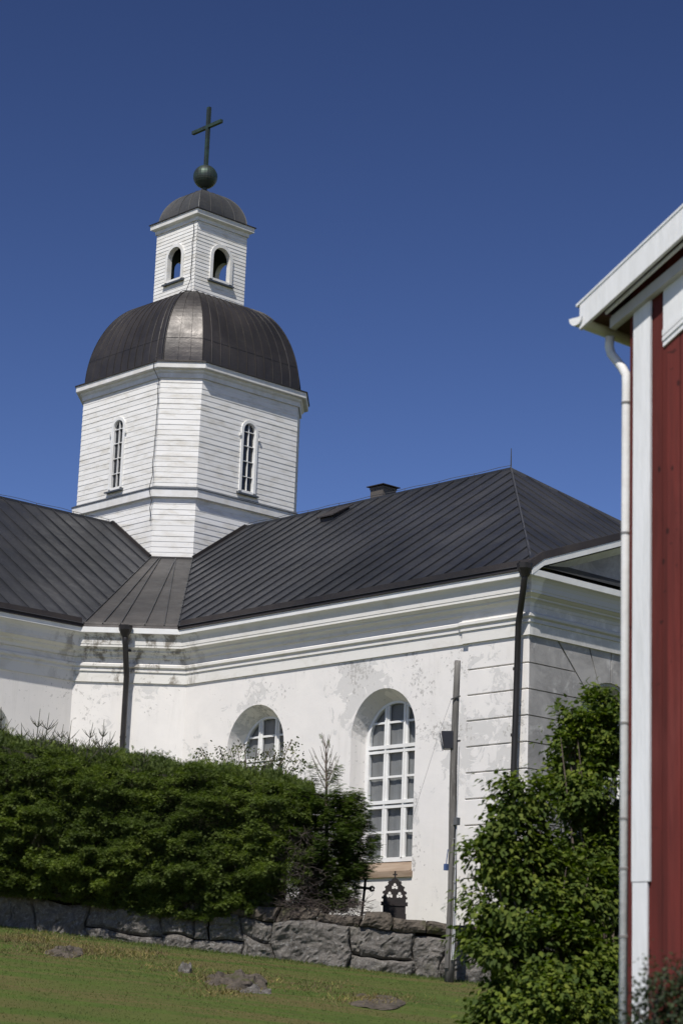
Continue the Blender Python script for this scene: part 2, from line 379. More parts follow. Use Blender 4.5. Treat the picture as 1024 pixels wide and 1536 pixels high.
V = np.stack([P0-side, P0+side, P0+lean], 1).reshape(-1, 3); F = np.arange(len(V)).reshape(-1, 3)
grass_o = mk_np('grass', V, F, BLADE); tag(grass_o, 'short green lawn grass with dry streaks below the stone wall', 'grass', kind='stuff')

# brown heather and dry tufts round the rock outcrops
P0 = []; 
for (px, py, wx, n) in [(95,1424,75,1500),(352,1468,75,1700),(340,1488,60,500),(555,1498,75,900),(215,1432,40,500),(480,1480,60,400),(40,1408,70,1300),(150,1430,70,1000),(270,1452,60,500)]:
    for i in range(n):
        x_ = random.gauss(px, wx*.5); D_i = None; y_ = random.gauss(py, 4)
        for D_t in np.arange(23, 36.6, .25):
            q = at(x_, y_, D_t); sx_ = (q-CAM) @ rt0
            if q[2] <= lawn_z(sx_, min(D_t, wallD(sx_))): D_i = D_t; break
        if D_i is None: continue
        D_i += random.uniform(-.6, .3); sx_ = (at(x_, y_, D_i)-CAM) @ rt0; P0.append(SD(sx_, min(D_i, wallD(sx_)-.02), lawn_z(sx_, min(D_i, wallD(sx_)))-.005))
P0 = np.array(P0); n_ = len(P0); ang = rng.uniform(0, 2*math.pi, n_); h = rng.uniform(.02, .075, n_); w_ = rng.uniform(.004, .010, n_)
side = np.stack([np.cos(ang), np.sin(ang), np.zeros_like(ang)], 1)*w_[:, None]
lean = np.stack([rng.normal(0, .8, n_), rng.normal(0, .8, n_), np.ones(n_)], 1)*h[:, None]
V = np.stack([P0-side, P0+side, P0+lean], 1).reshape(-1, 3)
HEATH = leaf_mat('dry_heather', (.11, .08, .045), (.19, .145, .065), (.24, .22, .08), .8, .2)
tag(mk_np('dry_grass', V, np.arange(len(V)).reshape(-1, 3), HEATH), 'brown dry grass and heather patches round the low rocks', 'grass', kind='stuff')

# ------------------------------------------------------------------ church
church = thing('church', (0, 0, -9.2), 'white plastered cross-plan church with dark seamed roofs and a wooden octagonal tower', 'church')
B, L, CC = 6.0, 18.287, 7.84
EAVE = -1.93
poly = [(L,-B),(L,B),(CC,B),(B,CC),(B,L),(-B,L),(-B,CC),(-CC,B),(-L,B),(-L,-B),(-CC,-B),(-B,-CC),(-B,-L),(B,-L),(B,-CC),(CC,-B)]
def offset(pts, d):
    n = len(pts); out = []
    for i in range(n):
        p0 = Vector(pts[i-1]); p1 = Vector(pts[i]); p2 = Vector(pts[(i+1) % n])
        d1 = (p1-p0).normalized(); d2 = (p2-p1).normalized()
        n1 = Vector((d1.y, -d1.x)); n2 = Vector((d2.y, -d2.x))
        k = d/(1+n1.dot(n2)); out.append(p1+(n1+n2)*k)
    return out
def sweep(mb, pts, prof, m=0, closed=True):
    rings = [offset(pts, d) for d, z in prof]; n = len(pts)
    for j in range(len(prof)-1):
        for i in range(n if closed else n-1):
            k = (i+1) % n; a = rings[j]; b = rings[j+1]; z0 = prof[j][1]; z1 = prof[j+1][1]
            mb.quad((a[i].x, a[i].y, z0), (a[k].x, a[k].y, z0), (b[k].x, b[k].y, z1), (b[i].x, b[i].y, z1), m)
class Face:                              # a vertical wall face: s to the right, z up, d outwards
    def __init__(self, o, e): self.o = Vector(o); self.e = Vector(e).normalized(); self.n = Vector((self.e.y, -self.e.x))
    def __call__(self, s, z, d=0): p = self.o + self.e*s + self.n*d; return (p.x, p.y, z)
FY = Face((0, -B), (1, 0)); FX = Face((L, 0), (0, 1)); FXW = Face((B, 0), (0, 1))
def arch_wall(mb, F_, s0, s1, z0, z1, ops, m=0, m_rev=0, depth=.4, dsp=.08, dz=.15, rin=.86):
    """wall face with arched openings: ops = (centre, radius, z_sill, z_spring)"""
    cur = s0; K = 20
    for (c, r, zb, zs) in sorted(ops):
        mb.quad(F_(cur, z0), F_(c-r, z0), F_(c-r, z1), F_(cur, z1), m)
        mb.quad(F_(c-r, z0), F_(c+r, z0), F_(c+r, zb), F_(c-r, zb), m)
        A = [math.pi - math.pi*k/K for k in range(K+1)]
        for k in range(K):
            x0 = c+r*math.cos(A[k]); x1 = c+r*math.cos(A[k+1]); h0 = zs+r*math.sin(A[k]); h1 = zs+r*math.sin(A[k+1])
            mb.quad(F_(x0, h0), F_(x1, h1), F_(x1, z1), F_(x0, z1), m)
        out = [(c-r, zb), (c-r, zs)] + [(c+r*math.cos(a), zs+r*math.sin(a)) for a in A[1:-1]] + [(c+r, zs), (c+r, zb)]
        zi = zs-dz
        inn = [(c-rin, zb), (c-rin, zi)] + [(c+rin*math.cos(a), zi+rin*math.sin(a)) for a in A[1:-1]] + [(c+rin, zi), (c+rin, zb)]
        for k in range(len(out)-1):
            mb.quad(F_(*out[k]), F_(*inn[k], -depth), F_(*inn[k+1], -depth), F_(*out[k+1]), m_rev)
        mb.quad(F_(c-r, zb), F_(c+r, zb), F_(c+rin, zb, -depth), F_(c-rin, zb, -depth), m_rev)
        cur = c+r
    mb.quad(F_(cur, z0), F_(s1, z0), F_(s1, z1), F_(cur, z1), m)
WR, WZB, WZS = .94, -7.56, -4.735
wl = MB(); Z0, Z1 = -9.6, -2.5
dirs = [((0,-B),(1,0)), ((0,B),(-1,0)), ((B,0),(0,1)), ((-B,0),(0,-1))]
wins = []
for (o, e) in dirs:
    Fc = Face(o, e)
    for sgn in (1, -1):
        ops = [(sgn*10.33, WR, WZB, WZS), (sgn*14.31, WR, WZB, WZS)]
        s0, s1 = (CC, L) if sgn > 0 else (-L, -CC)
        arch_wall(wl, Fc, s0, s1, Z0, Z1, ops)
        wins += [(Fc, q[0]) for q in ops]
for (o, e) in [((L,0),(0,1)), ((-L,0),(0,-1)), ((0,-L),(1,0)), ((0,L),(-1,0))]:
    Fc = Face(o, e); ops = [(-3.6, WR, WZB, WZS), (3.6, WR, WZB, WZS)]
    m = 1 if o == (L, 0) else 0
    arch_wall(wl, Fc, -B, B, Z0, Z1, ops, m, m); wins += [(Fc, q[0]) for q in ops]
for sx, sy in ((1,1),(1,-1),(-1,1),(-1,-1)):
    a = (sx*CC, sy*B); b = (sx*B, sy*CC); wl.quad((*a, Z0), (*b, Z0), (*b, Z1), (*a, Z1), 0)
wl.build('wall', [PLASTER, GREY], church)

# rusticated corner pilasters and end facade
rz = [-3.66-.511*k for k in range(12)]; GR = .022
ru = MB()
def slab(mb, F_, s0, s1, z0, z1, th, m):
    bv = .012
    a = [F_(s0, z0, -.01), F_(s1, z0, -.01), F_(s1, z1, -.01), F_(s0, z1, -.01)]
    b = [F_(s0, z0, th-bv), F_(s1, z0, th-bv), F_(s1, z1, th-bv), F_(s0, z1, th-bv)]
    c = [F_(s0+bv, z0+bv, th), F_(s1-bv, z0+bv, th), F_(s1-bv, z1-bv, th), F_(s0+bv, z1-bv, th)]
    for p, q in ((a, b), (b, c)):
        for i in range(4): j = (i+1) % 4; mb.quad(p[i], p[j], q[j], q[i], m)
    mb.quad(*c, m)
levels = [-3.125] + rz
for (o, e), mm, (sa, sb) in [(((0,-B),(1,0)), 0, (16.70, L+.03)), (((0,B),(-1,0)), 0, (-L-.03, -16.7)), (((B,0),(0,1)), 0, (-L-.03, -16.7)), (((-B,0),(0,-1)), 0, (16.7, L+.03))]:
    Fc = Face(o, e)
    for i in range(len(levels)-1):
        top = levels[i]-GR/2 if i else levels[i]+.02; slab(ru, Fc, sa, sb, levels[i+1]+GR/2, top, .045, mm)
def poly_slab(mb, F_, pts, th, m):
    f = [F_(s, z, th) for s, z in pts]; b = [F_(s, z, -.005) for s, z in pts]
    mb.poly(f, m)
    for i in range(len(pts)): j = (i+1) % len(pts); mb.quad(b[i], b[j], f[j], f[i], m)
for cy in (-3.6, 3.6):
    for sg in (1, -1):
        for i in range(len(levels)-1):
            top = levels[i]-GR/2 if i else levels[i]+.02; bot = levels[i+1]+GR/2
            def reach(z):
                dz_ = z-WZS
                if i == 0: return dz_+.03
                if dz_ <= 0: return 1.0
                return max(math.sqrt(max(0, 1.0-dz_*dz_)), 0.0) if dz_ < .71 else dz_+.02
            edge = -6.044 if (cy < 0) == (sg > 0) else 6.044
            edge = (-6.03 if sg > 0 else -.012) if cy < 0 else (.012 if sg > 0 else 6.03)
            pts = []
            for k in range(7):
                z = bot+(top-bot)*k/6; pts.append((cy-sg*reach(z), z))
            pl = [(edge, bot)] + pts + [(edge, top)]
            if sg < 0: pl = pl[::-1]
            poly_slab(ru, FX, pl, .045, 1)
    aj = [45, 67.5, 90, 112.5, 135]
    for k in range(4):
        a0, a1 = math.radians(aj[k]+.6), math.radians(aj[k+1]-.6); R0 = 1.0; zt = -3.105-WZS
        pts = [(cy+R0*math.cos(a0), WZS+R0*math.sin(a0)), (cy+zt/math.tan(a0), WZS+zt), (cy+zt/math.tan(a1), WZS+zt), (cy+R0*math.cos(a1), WZS+R0*math.sin(a1)), (cy+R0*math.cos((a0+a1)/2), WZS+R0*math.sin((a0+a1)/2))]
        poly_slab(ru, FX, pts, .045, 1)
ru.build('rusticated_block', [PLASTER, GREY], church)

# entablature and cornice
co = MB()
J = 16.62; jg = .05
pj = []
def jogged(d):   # wall outline with the corner pilasters breaking forward
    Lj = L+jg; Bj = B+jg
    return [(Lj,-Bj),(Lj,Bj),(J,Bj),(J,B),(CC,B),(B,CC),(B,J),(Bj,J),(Bj,Lj),(-Bj,Lj),(-Bj,J),(-B,J),(-B,CC),(-CC,B),(-J,B),(-J,Bj),(-Lj,Bj),(-Lj,-Bj),(-J,-Bj),(-J,-B),(-CC,-B),(-B,-CC),(-B,-J),(-Bj,-J),(-Bj,-Lj),(Bj,-Lj),(Bj,-J),(B,-J),(B,-CC),(CC,-B),(J,-B),(J,-Bj)]
sweep(co, jogged(0), [(-.02,-3.125),(.042,-3.125),(.042,-2.885),(.072,-2.88),(.072,-2.84),(.052,-2.825),(.052,-2.80),(.085,-2.785),(.11,-2.77),(.11,-2.715),(.075,-2.69),(.05,-2.68),(.05,-2.5)])
sweep(co, poly, [(.0,-2.58),(.11,-2.56),(.12,-2.50),(.155,-2.465),(.20,-2.44),(.20,-2.405),(.235,-2.385),(.275,-2.355),(.305,-2.35),(.305,-2.305),(.315,-2.295),(.32,-2.20),(.345,-2.13),(.385,-2.085),(.425,-2.06)])
co.build('cornice', CORNICE, church)
fa = MB()
OV = .43
sweep(fa, poly, [(.40,-2.06),(.428,-2.045),(.432,-1.925),(.40,-1.92)])
# raking boards of the low pediment on the end facade
PS = .351
def rake_pts(d0, d1, x0, x1, mb, m=0):
    for sg in (-1, 1):
        pa = [(sg*6.43, -2.045), (sg*6.09, -1.815), (0, -1.815+6.09*PS)]
        for (y0, z0), (y1, z1) in zip(pa[:-1], pa[1:]):
            q = [(x0,y0,z0+d0),(x1,y0,z0+d0),(x1,y1,z1+d0),(x0,y1,z1+d0),(x0,y0,z0+d1),(x1,y0,z0+d1),(x1,y1,z1+d1),(x0,y1,z1+d1)]
            if sg > 0: q = [q[3],q[2],q[1],q[0],q[7],q[6],q[5],q[4]]
            mb.hexa(q, m)
XE = L+OV
rake_pts(0, .125, XE-.035, XE+.006, fa)
fa.build('fascia_board', TRIM, church)
# pediment: tympanum, soffit and the tin ledge on the horizontal cornice
pe = MB()
pe.poly([(L+.05,-6.3,-1.93),(L+.05,6.3,-1.93),(L+.05,0,-1.80+6.09*PS)], 0)
for sg in (-1, 1):
    pe.quad((XE-.03,sg*6.2,-1.80),(XE-.03,0,-1.80+6.09*PS+.02),(L,0,-1.80+6.09*PS+.02),(L,sg*6.2,-1.80), 1)
    pe.quad((XE-.16,sg*6.0,-1.94+.12),(XE-.16,0,-1.94+6.0*PS+.12),(L,0,-1.94+6.0*PS-.08),(L,sg*6.0,-1.94-.08+.02), 1)
pe.quad((XE-.01,-6.4,-1.915),(XE-.01,6.4,-1.915),(L+.04,6.4,-1.72),(L+.04,-6.4,-1.72), 2)
pe.build('pediment', [GREY, TRIM2, ROOFEDGE], church)

# roofs
HR = 2.477; SL = (HR+1.85)/6.43; LA = 12.22; HS = (HR+1.85)/(XE-LA)
rf = MB(); zE = -1.85; E_ = B+OV; KK = 14.379; cE = KK-E_; TB = 2.52; TI = 1.74
zt = HR-SL*TI
def rot(p, k):
    x, y, z = p
    for _ in range(k): x, y = -y, x
    return (x, y, z)
def rq(mb, pts, k, m=0): mb.poly([rot(p, k) for p in pts], m)
for k in range(4):
    # two long slopes, hip end, canted valley piece
    rq(rf, [(TB,-TI,zt),(cE,-E_,zE),(XE,-E_,zE),(LA,0,HR),(TB-1,0,HR),(TB-1,-TI,zt)], k)
    rq(rf, [(TB-1,0,HR),(LA,0,HR),(XE,E_,zE),(cE,E_,zE),(TB,TI,zt),(TB-1,TI,zt)], k)
    rq(rf, [(XE,-E_,zE),(XE,E_,zE),(LA,0,HR)], k)
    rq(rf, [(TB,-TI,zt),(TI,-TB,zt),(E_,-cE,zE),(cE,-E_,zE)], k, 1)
    # low pediment roof growing out of the hip
    zp = zE+E_*PS; xb = XE-(E_*PS)/HS
    rq(rf, [(XE,-E_,zE+.004),(XE,0,zp),(xb,0,zp)], k); rq(rf, [(XE,0,zp),(XE,E_,zE+.004),(xb,0,zp)], k)
def seam(mb, a, b, w=.019, h=.034):
    a = Vector(a); b = Vector(b); mb.bar(a, b, w, h*2)
WOB = random.Random(3)
for k in range(4):
    for sg in (-1, 1):
        x = 3.0
        while x < XE-.15:
            xx = x + WOB.uniform(-.015, .015)
            # lower end on eave or canted valley
            if xx < cE: t_ = (xx-TB)/(cE-TB); ylow = TI+(E_-TI)*t_
            else: ylow = E_-.10
            yhigh = 0 if xx < LA else E_*(xx-LA)/(XE-LA)
            if ylow > yhigh+.05: seam(rf, rot((xx, sg*ylow, HR-SL*ylow), k), rot((xx, sg*yhigh, HR-SL*yhigh), k))
            x += .525
    y = -6.05
    while y < 6.1:
        # hip end seams run down the slope until the pediment roof
        xl = XE-(E_-abs(y))*PS/HS; xh = LA+(XE-LA)*abs(y)/E_
        seam(rf, rot((xh, y, zE+HS*(XE-xh)), k), rot((xl, y, zE+HS*(XE-xl)), k))
        seam(rf, rot((xl, y, zE+HS*(XE-xl)), k), rot((XE-.02, y, zE+(E_-abs(y))*PS+.01), k)) if False else None
        y += .525
    # hips and ridge caps
    for sg in (-1, 1): seam(rf, rot((XE-.05, sg*(E_-.05), zE+.03), k), rot((LA, 0, HR), k), .05, .04)
    seam(rf, rot((TB, 0, HR+.01), k), rot((LA, 0, HR+.01), k), .06, .035)
    # canted valley piece: fanned seams
    for fa_, fb_ in ((.0,.0),(.40,.145),(.40,.35),(.76,.61),(.80,.80),(1.,1.)):
        a = Vector((TB,-TI,zt)).lerp(Vector((TI,-TB,zt)), fa_); b_ = Vector((cE,-E_,zE)).lerp(Vector((E_,-cE,zE)), fb_)
        seam(rf, rot(a, k), rot(b_, k), .022, .03)
roof = rf.build('roof', [ROOF, roof_mat('painted_sheen_roof', (.036,.035,.034), (.060,.056,.052), .5, .1)], church)  # paler copy for canted pieces, their reflected sheen put into the colour
# upstand (raised gutter) along the eaves
ug = MB()
for k in range(4):
    for sg in (1, -1):
        a = (cE+.02, -sg*(E_-.015)); b_ = (XE-.02, -sg*(E_-.015))
        for (p, q) in ((a, b_),):
            P = [(p[0],p[1],EAVE+.004),(q[0],q[1],EAVE+.004),(q[0],q[1]+sg*.10,EAVE+.004),(p[0],p[1]+sg*.10,EAVE+.004),
                 (p[0],p[1]+sg*.05,EAVE+.225),(q[0],q[1]+sg*.05,EAVE+.225),(q[0],q[1]+sg*.10,EAVE+.225),(p[0],p[1]+sg*.10,EAVE+.225)]
            if sg < 0: P = [P[3],P[2],P[1],P[0],P[7],P[6],P[5],P[4]]
            ug.hexa([rot(v, k) for v in P])
    ug.hexa([rot(v, k) for v in [(cE,-E_-.006,EAVE),(cE,-E_-.006,EAVE+.0),(E_+.006,-cE,EAVE),(E_+.006,-cE,EAVE),(cE,-E_-.006,EAVE+.12),(cE,-E_-.006,EAVE+.12),(E_+.006,-cE,EAVE+.12),(E_+.006,-cE,EAVE+.12)]]) if False else None
    n_ = Vector((1,-1,0)).normalized()*.012
    a = Vector((cE,-E_,EAVE))+n_; b_ = Vector((E_,-cE,EAVE))+n_; i_ = Vector((-1,1,0)).normalized()*.10; u_ = Vector((0,0,.13))
    ug.hexa([rot(v, k) for v in [b_, a, a+i_, b_+i_, b_+u_+i_*.3, a+u_+i_*.3, a+i_+u_, b_+i_+u_]][::1])
    # drip edge
    for (a, b_) in (((cE,-E_-.012),(XE+.012,-E_-.012)), ((E_+.012,-cE),(E_+.012,-XE-.012))):
        ug.bar(rot((*a, EAVE+.002), k), rot((*b_, EAVE+.002), k), .035, .02)
    # raking edge sheet of the pediment
    for sg in (-1, 1):
        pa = [(sg*6.44, -1.915), (sg*6.09, -1.685), (0, -1.685+6.09*PS)]
        for (y0, z0), (y1, z1) in zip(pa[:-1], pa[1:]):
            x0, x1 = XE-.10, XE+.015
            q = [(x0,y0,z0),(x1,y0,z0),(x1,y1,z1),(x0,y1,z1),(x0,y0,z0+.15),(x1-.04,y0,z0+.15),(x1-.04,y1,z1+.15),(x0,y1,z1+.15)]
            if sg > 0: q = [q[3],q[2],q[1],q[0],q[7],q[6],q[5],q[4]]
            ug.hexa([rot(v, k) for v in q])
ug.build('eave_flashing', ROOFEDGE, church)
# tower flashings where the roofs run into it
fl = MB()
for k in range(4):
    for sg in (-1, 1):
        a = Vector((TB+.03, sg*TI, zt+.03)); b_ = Vector((TB+.03, 0, HR+.05)); fl.bar(rot(a, k), rot(b_, k), .06, .10)
    fl.bar(rot((TB+.03,-TI,zt+.01), k), rot((TI,-TB-.03,zt+.01), k), .05, .05)
fl.build('tower_flashing', ROOFEDGE, church)
# chimney on the ridge
ch = MB(); ch.box((7.40,.0,2.2),(7.86,.46,2.80)); ch.box((7.385,-.015,2.74),(7.875,.475,2.795))
chim = ch.build('chimney', roof_mat('chimney_sheet', (.06,.055,.05), (.09,.08,.07), .6, .1), roof)
cc = MB(); cc.hexa([(7.32,-.08,2.83),(7.94,-.08,2.83),(7.94,.54,2.83),(7.32,.54,2.83),(7.52,.12,2.88),(7.74,.12,2.88),(7.74,.34,2.88),(7.52,.34,2.88)]); cc.box((7.32,-.08,2.812),(7.94,.54,2.831))
cc.build('chimney_cap', ROOFEDGE, roof)
# raised roof hatch
def rp(x, y, h=0): return (x, y, HR+SL*y+h)
ha = MB()
ha.hexa([rp(6.62,-.98,-.02), rp(7.12,-.98,-.02), rp(7.12,-.45,-.02), rp(6.62,-.45,-.02), rp(6.62,-.98,.13), rp(7.12,-.98,.13), rp(7.12,-.45,.09), rp(6.62,-.45,.09)])
ha.hexa([rp(6.56,-1.06,.16), rp(7.18,-1.06,.16), rp(7.18,-.36,.09), rp(6.56,-.36,.09), rp(6.56,-1.06,.19), rp(7.18,-1.06,.19), rp(7.18,-.36,.12), rp(6.56,-.36,.12)])
ha.build('roof_hatch', ROOFEDGE, roof)
# lightning conductor: ridge cable on little posts, hip cable, rod at the apex
lc = MB(); pts = []
for i in range(25):
    x = TB+.15+(LA-TB-.15)*i/24; pts.append((x, 0, HR+.10+.012*math.sin(i*1.7)))
    if i % 3 == 0: lc.tube([(x,0,HR),(x,0,HR+.10)], .008, 5)
lc.tube(pts, .007, 5)
pts = []
for i in range(31):
    f_ = i/30; pts.append((LA+(XE-LA-.1)*f_, -(E_-.1)*f_, HR-(HR-zE-.02)*f_+.075+.012*math.sin(i*2.3)))
lc.tube(pts, .007, 5)
pts = [(0, -(TB+.15+(LA-TB-.15)*i/24), HR+.10+.012*math.sin(i*1.9)) for i in range(25)]
lc.tube(pts, .007, 5)
for p in pts[::3]: lc.tube([(p[0],p[1],HR),p], .009, 5)
lc.build('lightning_cable', simple('zinc_cable', (.09,.09,.09), rough=.5), roof)
ro = MB(); ro.tube([(LA,0,HR),(LA,0,HR+.52)], [.018,.008], 6); ro.build('lightning_rod', WIRE, roof)

# arched church windows: frame, pane, curtain, sill
FW = .84; ZB, ZSP = -7.25, -4.82
def arch_pts(c, r, zb, zs, K=20):
    return [(c-r, zb)] + [(c+r*math.cos(math.pi-math.pi*k/K), zs+r*math.sin(math.pi-math.pi*k/K)) for k in range(K+1)] + [(c+r, zb)]
def ring(mb, F_, c, ro_, ri, zb, zs, d0, d1, m=0, K=20, base=True):
    o = arch_pts(c, ro_, zb, zs, K); i = arch_pts(c, ri, zb, zs, K)
    for k in range(len(o)-1):
        mb.quad(F_(*i[k], d1), F_(*i[k+1], d1), F_(*o[k+1], d1), F_(*o[k], d1), m)
        mb.quad(F_(*i[k], d0), F_(*i[k+1], d0), F_(*i[k+1], d1), F_(*i[k], d1), m)
        mb.quad(F_(*o[k], d1), F_(*o[k+1], d1), F_(*o[k+1], d0), F_(*o[k], d0), m)
def fbox(mb, F_, s0, s1, z0, z1, d0, d1, m=0):
    mb.hexa([F_(s0,z0,d0),F_(s1,z0,d0),F_(s1,z0,d1),F_(s0,z0,d1),F_(s0,z1,d0),F_(s1,z1,d0),F_(s1,z1,d1),F_(s0,z1,d1)][::1], m)
def church_window(F_, c):
    fr_ = MB(); dB = -.40
    ring(fr_, F_, c, FW+.03, FW-.075, ZB-.06, ZSP, dB-.05, dB+.035)
    fbox(fr_, F_, c-FW, c+FW, ZB-.06, ZB+.03, dB-.05, dB+.045)
    for sx in (-.275, .275):
        h = ZSP+math.sqrt(FW**2-sx**2)-.05
        fbox(fr_, F_, c+sx-.068, c+sx+.068, ZB, h, dB-.03, dB+.02); fbox(fr_, F_, c+sx-.016, c+sx+.016, ZB, h, dB, dB+.045)
    def wid(z): return FW-.06 if z <= ZSP else math.sqrt(max(.01, (FW-.06)**2-(z-ZSP)**2))
    for z in (-6.14, -5.00):
        w = wid(z); fbox(fr_, F_, c-w, c+w, z-.075, z-.012, dB-.03, dB+.028); fbox(fr_, F_, c-w, c+w, z+.012, z+.085, dB-.03, dB+.05)
    for z in (-6.70, -5.57, -4.44):
        w = wid(z); fbox(fr_, F_, c-w, c+w, z-.022, z+.022, dB-.02, dB+.012)
    f = fr_.build('window', TRIM, church)
    pn = MB()
    pa = arch_pts(c, FW-.03, ZB, ZSP)
    pn.poly([F_(s, z, dB-.015) for s, z in pa][::-1]); pn.build('pane', GLASS, f)
    cu = MB(); K = 44
    ws = FW+.05
    for k in range(K):
        s0 = c-ws+2*ws*k/K; s1 = c-ws+2*ws*(k+1)/K
        d0 = dB-.075+.004*math.sin(k*.9)+.002*math.sin(k*3.1); d1 = dB-.075+.004*math.sin((k+1)*.9)+.002*math.sin((k+1)*3.1)
        cu.quad(F_(s0, ZB-.1, d0), F_(s1, ZB-.1, d1), F_(s1, ZSP+FW+.1, d1), F_(s0, ZSP+FW+.1, d0))
    cu.build('curtain', CURTAIN, f, True)
    si = MB()
    si.hexa([F_(c-WR+.0,WZB-.10,-.0),F_(c-WR+.0,WZB-.10,.05),F_(c+WR+.03,WZB-.10,.05),F_(c+WR+.03,WZB-.10,-.0),
             F_(c-WR+.0,WZB+.02,-.0),F_(c-WR+.0,WZB+.0,.05),F_(c+WR+.03,WZB+.0,.05),F_(c+WR+.03,WZB+.02,-.0)])
    si.hexa([F_(c-WR+.02,WZB-.08,.04),F_(c+WR-.02,WZB-.08,.04),F_(c+FW+.03,ZB-.09,dB),F_(c-FW-.03,ZB-.09,dB),
             F_(c-WR+.02,WZB+.02,.045),F_(c+WR-.02,WZB+.02,.045),F_(c+FW+.03,ZB-.055,dB),F_(c-FW-.03,ZB-.055,dB)])
    si.build('sill', SILL, f)
for F_, c in wins: church_window(F_, c)

# drainpipes
FC = Face(((CC+B)/2, -(CC+B)/2), (1, 1))
def drain(pts, hop, name='drainpipe'):
    d = MB(); d.tube(pts, .065, 8)
    for p in pts[2:-1]: pass
    o = d.build(name, PIPE, church, True)
    h = MB(); x, y, z = hop
    h.tube([(x,y,z-.16),(x,y,z-.06),(x,y,z),(x,y,z+.10),(x,y,z+.11)], [.07,.12,.15,.16,.12], 8); h.build('hopper', PIPE, o)
    for q in pts[3:]:
        b = MB(); b.tube([(q[0],q[1],q[2]-.02+.6),(q[0],q[1],q[2]+.6+.03)], .074, 8); b.build('pipe_collar', PIPE, o)
top = FC(-.10, -1.99, .50)
drain([FC(-.10,-2.05,.50), FC(-.09,-2.25,.49), FC(-.06,-2.85,.27), FC(-.05,-3.02,.22), FC(-.05,-5.0,.20), FC(-.05,-7,.20), FC(-.05,-8.9,.20)], top)
ps = [on(787,858,1,-6.50), on(786,868,1,-6.49), on(780,915,1,-6.30), on(777,935,1,-6.22), on(773.5,1050,1,-6.19), on(770,1150,1,-6.19)]
e = ps[-1]; ps.append(np.array([e[0]-.03, e[1], -8.9])); drain(ps, tuple(on(786.5,853,1,-6.50)))

# ------------------------------------------------------------------ tower
T_, M_ = 2.52, .784
def octo(t, m): return [(t-m,-t),(t,-(t-m)),(t,t-m),(t-m,t),(-(t-m),t),(-t,t-m),(-t,-(t-m)),(-(t-m),-t)]
def siding(mb, F_, s0, s1, z0, z1, ops=(), pitch=.1465, sub=3, m=0):
    z = math.floor(z0/pitch)*pitch; wob = random.Random(int(s0*100+z0*10))
    while z < z1-.005:
        zt_ = min(z+pitch, z1); zb_ = max(z, z0); j = wob.uniform(-.002, .003)
        lo = .0115+j; hi = .003
        for k in range(sub):
            a = zb_+(zt_-zb_)*k/sub; b_ = zb_+(zt_-zb_)*(k+1)/sub
            da = lo+(hi-lo)*(a-z)/pitch; db = lo+(hi-lo)*(b_-z)/pitch
            seg = [(s0, s1)]
            for (c, r, zb2, zs) in ops:
                if b_ > zb2 and a < zs+r:
                    mid = (a+b_)/2; w = r if mid <= zs else math.sqrt(max(0, r*r-(mid-zs)**2))
                    new = []
                    for (p, q) in seg:
                        if c-w > p: new.append((p, c-w))
                        if c+w < q: new.append((c+w, q))
                    seg = new
            for (p, q) in seg:
                mb.quad(F_(p, a, da), F_(q, a, da), F_(q, b_, db), F_(p, b_, db), m)
                if k == 0: mb.quad(F_(p, a, -.01), F_(q, a, -.01), F_(q, a, da), F_(p, a, da), m)
        z += pitch
tw = MB()
oc = octo(T_, M_)
faces = []
for i in range(8):
    a = Vector(oc[i]); b_ = Vector(oc[(i+1) % 8]); mid = (a+b_)/2; Fc = Face(mid, b_-a); hw = (b_-a).length/2; faces.append((Fc, hw))
for i, (Fc, hw) in enumerate(faces):
    big_ = hw > 1
    siding(tw, Fc, -hw-.006, hw+.006, 1.0, 2.96)
    siding(tw, Fc, -hw-.006, hw+.006, 3.17, 6.45, [(0, .27, 3.52, 5.20)] if big_ else ())
tw.build('tower_wall', SIDING, church)
# belt course
bl = MB(); sweep(bl, oc, [(0,2.955),(.115,2.958),(.12,3.17)], 0); sweep(bl, oc, [(.12,3.17),(.145,3.175),(.145,3.19),(.0,3.275)], 1)
bl.build('belt_course', [TRIM2, LEAD], church)
# tower eave
ev = MB(); sweep(ev, oc, [(.02,6.28),(.05,6.28),(.055,6.40),(.10,6.44),(.11,6.50),(.20,6.505),(.225,6.52),(.23,6.67),(.2,6.675)], 0); sweep(ev, oc, [(.228,6.668),(.262,6.672),(.262,6.70),(.0,6.80),(-.3,6.80)], 1)
ev.build('tower_eave', [TRIM2, ROOFEDGE], church)
# tower windows
def tower_window(F_, c):
    fr_ = MB()
    ring(fr_, F_, c, .295, .215, 3.47, 5.20, -.04, .045, K=16)
    ring(fr_, F_, c, .225, .195, 3.47, 5.20, -.06, .025, K=16)
    fbox(fr_, F_, c-.22, c+.22, 3.44, 3.50, -.05, .03)
    fbox(fr_, F_, c-.009, c+.009, 3.5, 5.40, -.045, .0)
    for z in (3.90, 4.33, 4.76, 5.16): fbox(fr_, F_, c-.21, c+.21, z-.009, z+.009, -.045, .002)
    for sx, zz in ((-.34, 5.0), (.34, 4.98)): fbox(fr_, F_, c+sx-.02, c+sx+.02, zz, zz+.07, .02, .07)
    f = fr_.build('tower_window', TRIM, church)
    pn = MB(); pn.poly([F_(s, z, -.05) for s, z in arch_pts(c, .22, 3.46, 5.20, 16)][::-1]); pn.build('pane', DARKGLASS, f)
    si = MB(); si.hexa([F_(c-.36,3.38,.0),F_(c-.36,3.36,.12),F_(c+.36,3.36,.12),F_(c+.36,3.38,.0),F_(c-.36,3.45,.0),F_(c-.36,3.40,.12),F_(c+.36,3.40,.12),F_(c+.36,3.45,.0)]); si.build('sill', LEAD, f)
for Fc, hw in faces:
    if hw > 1: tower_window(Fc, 0)
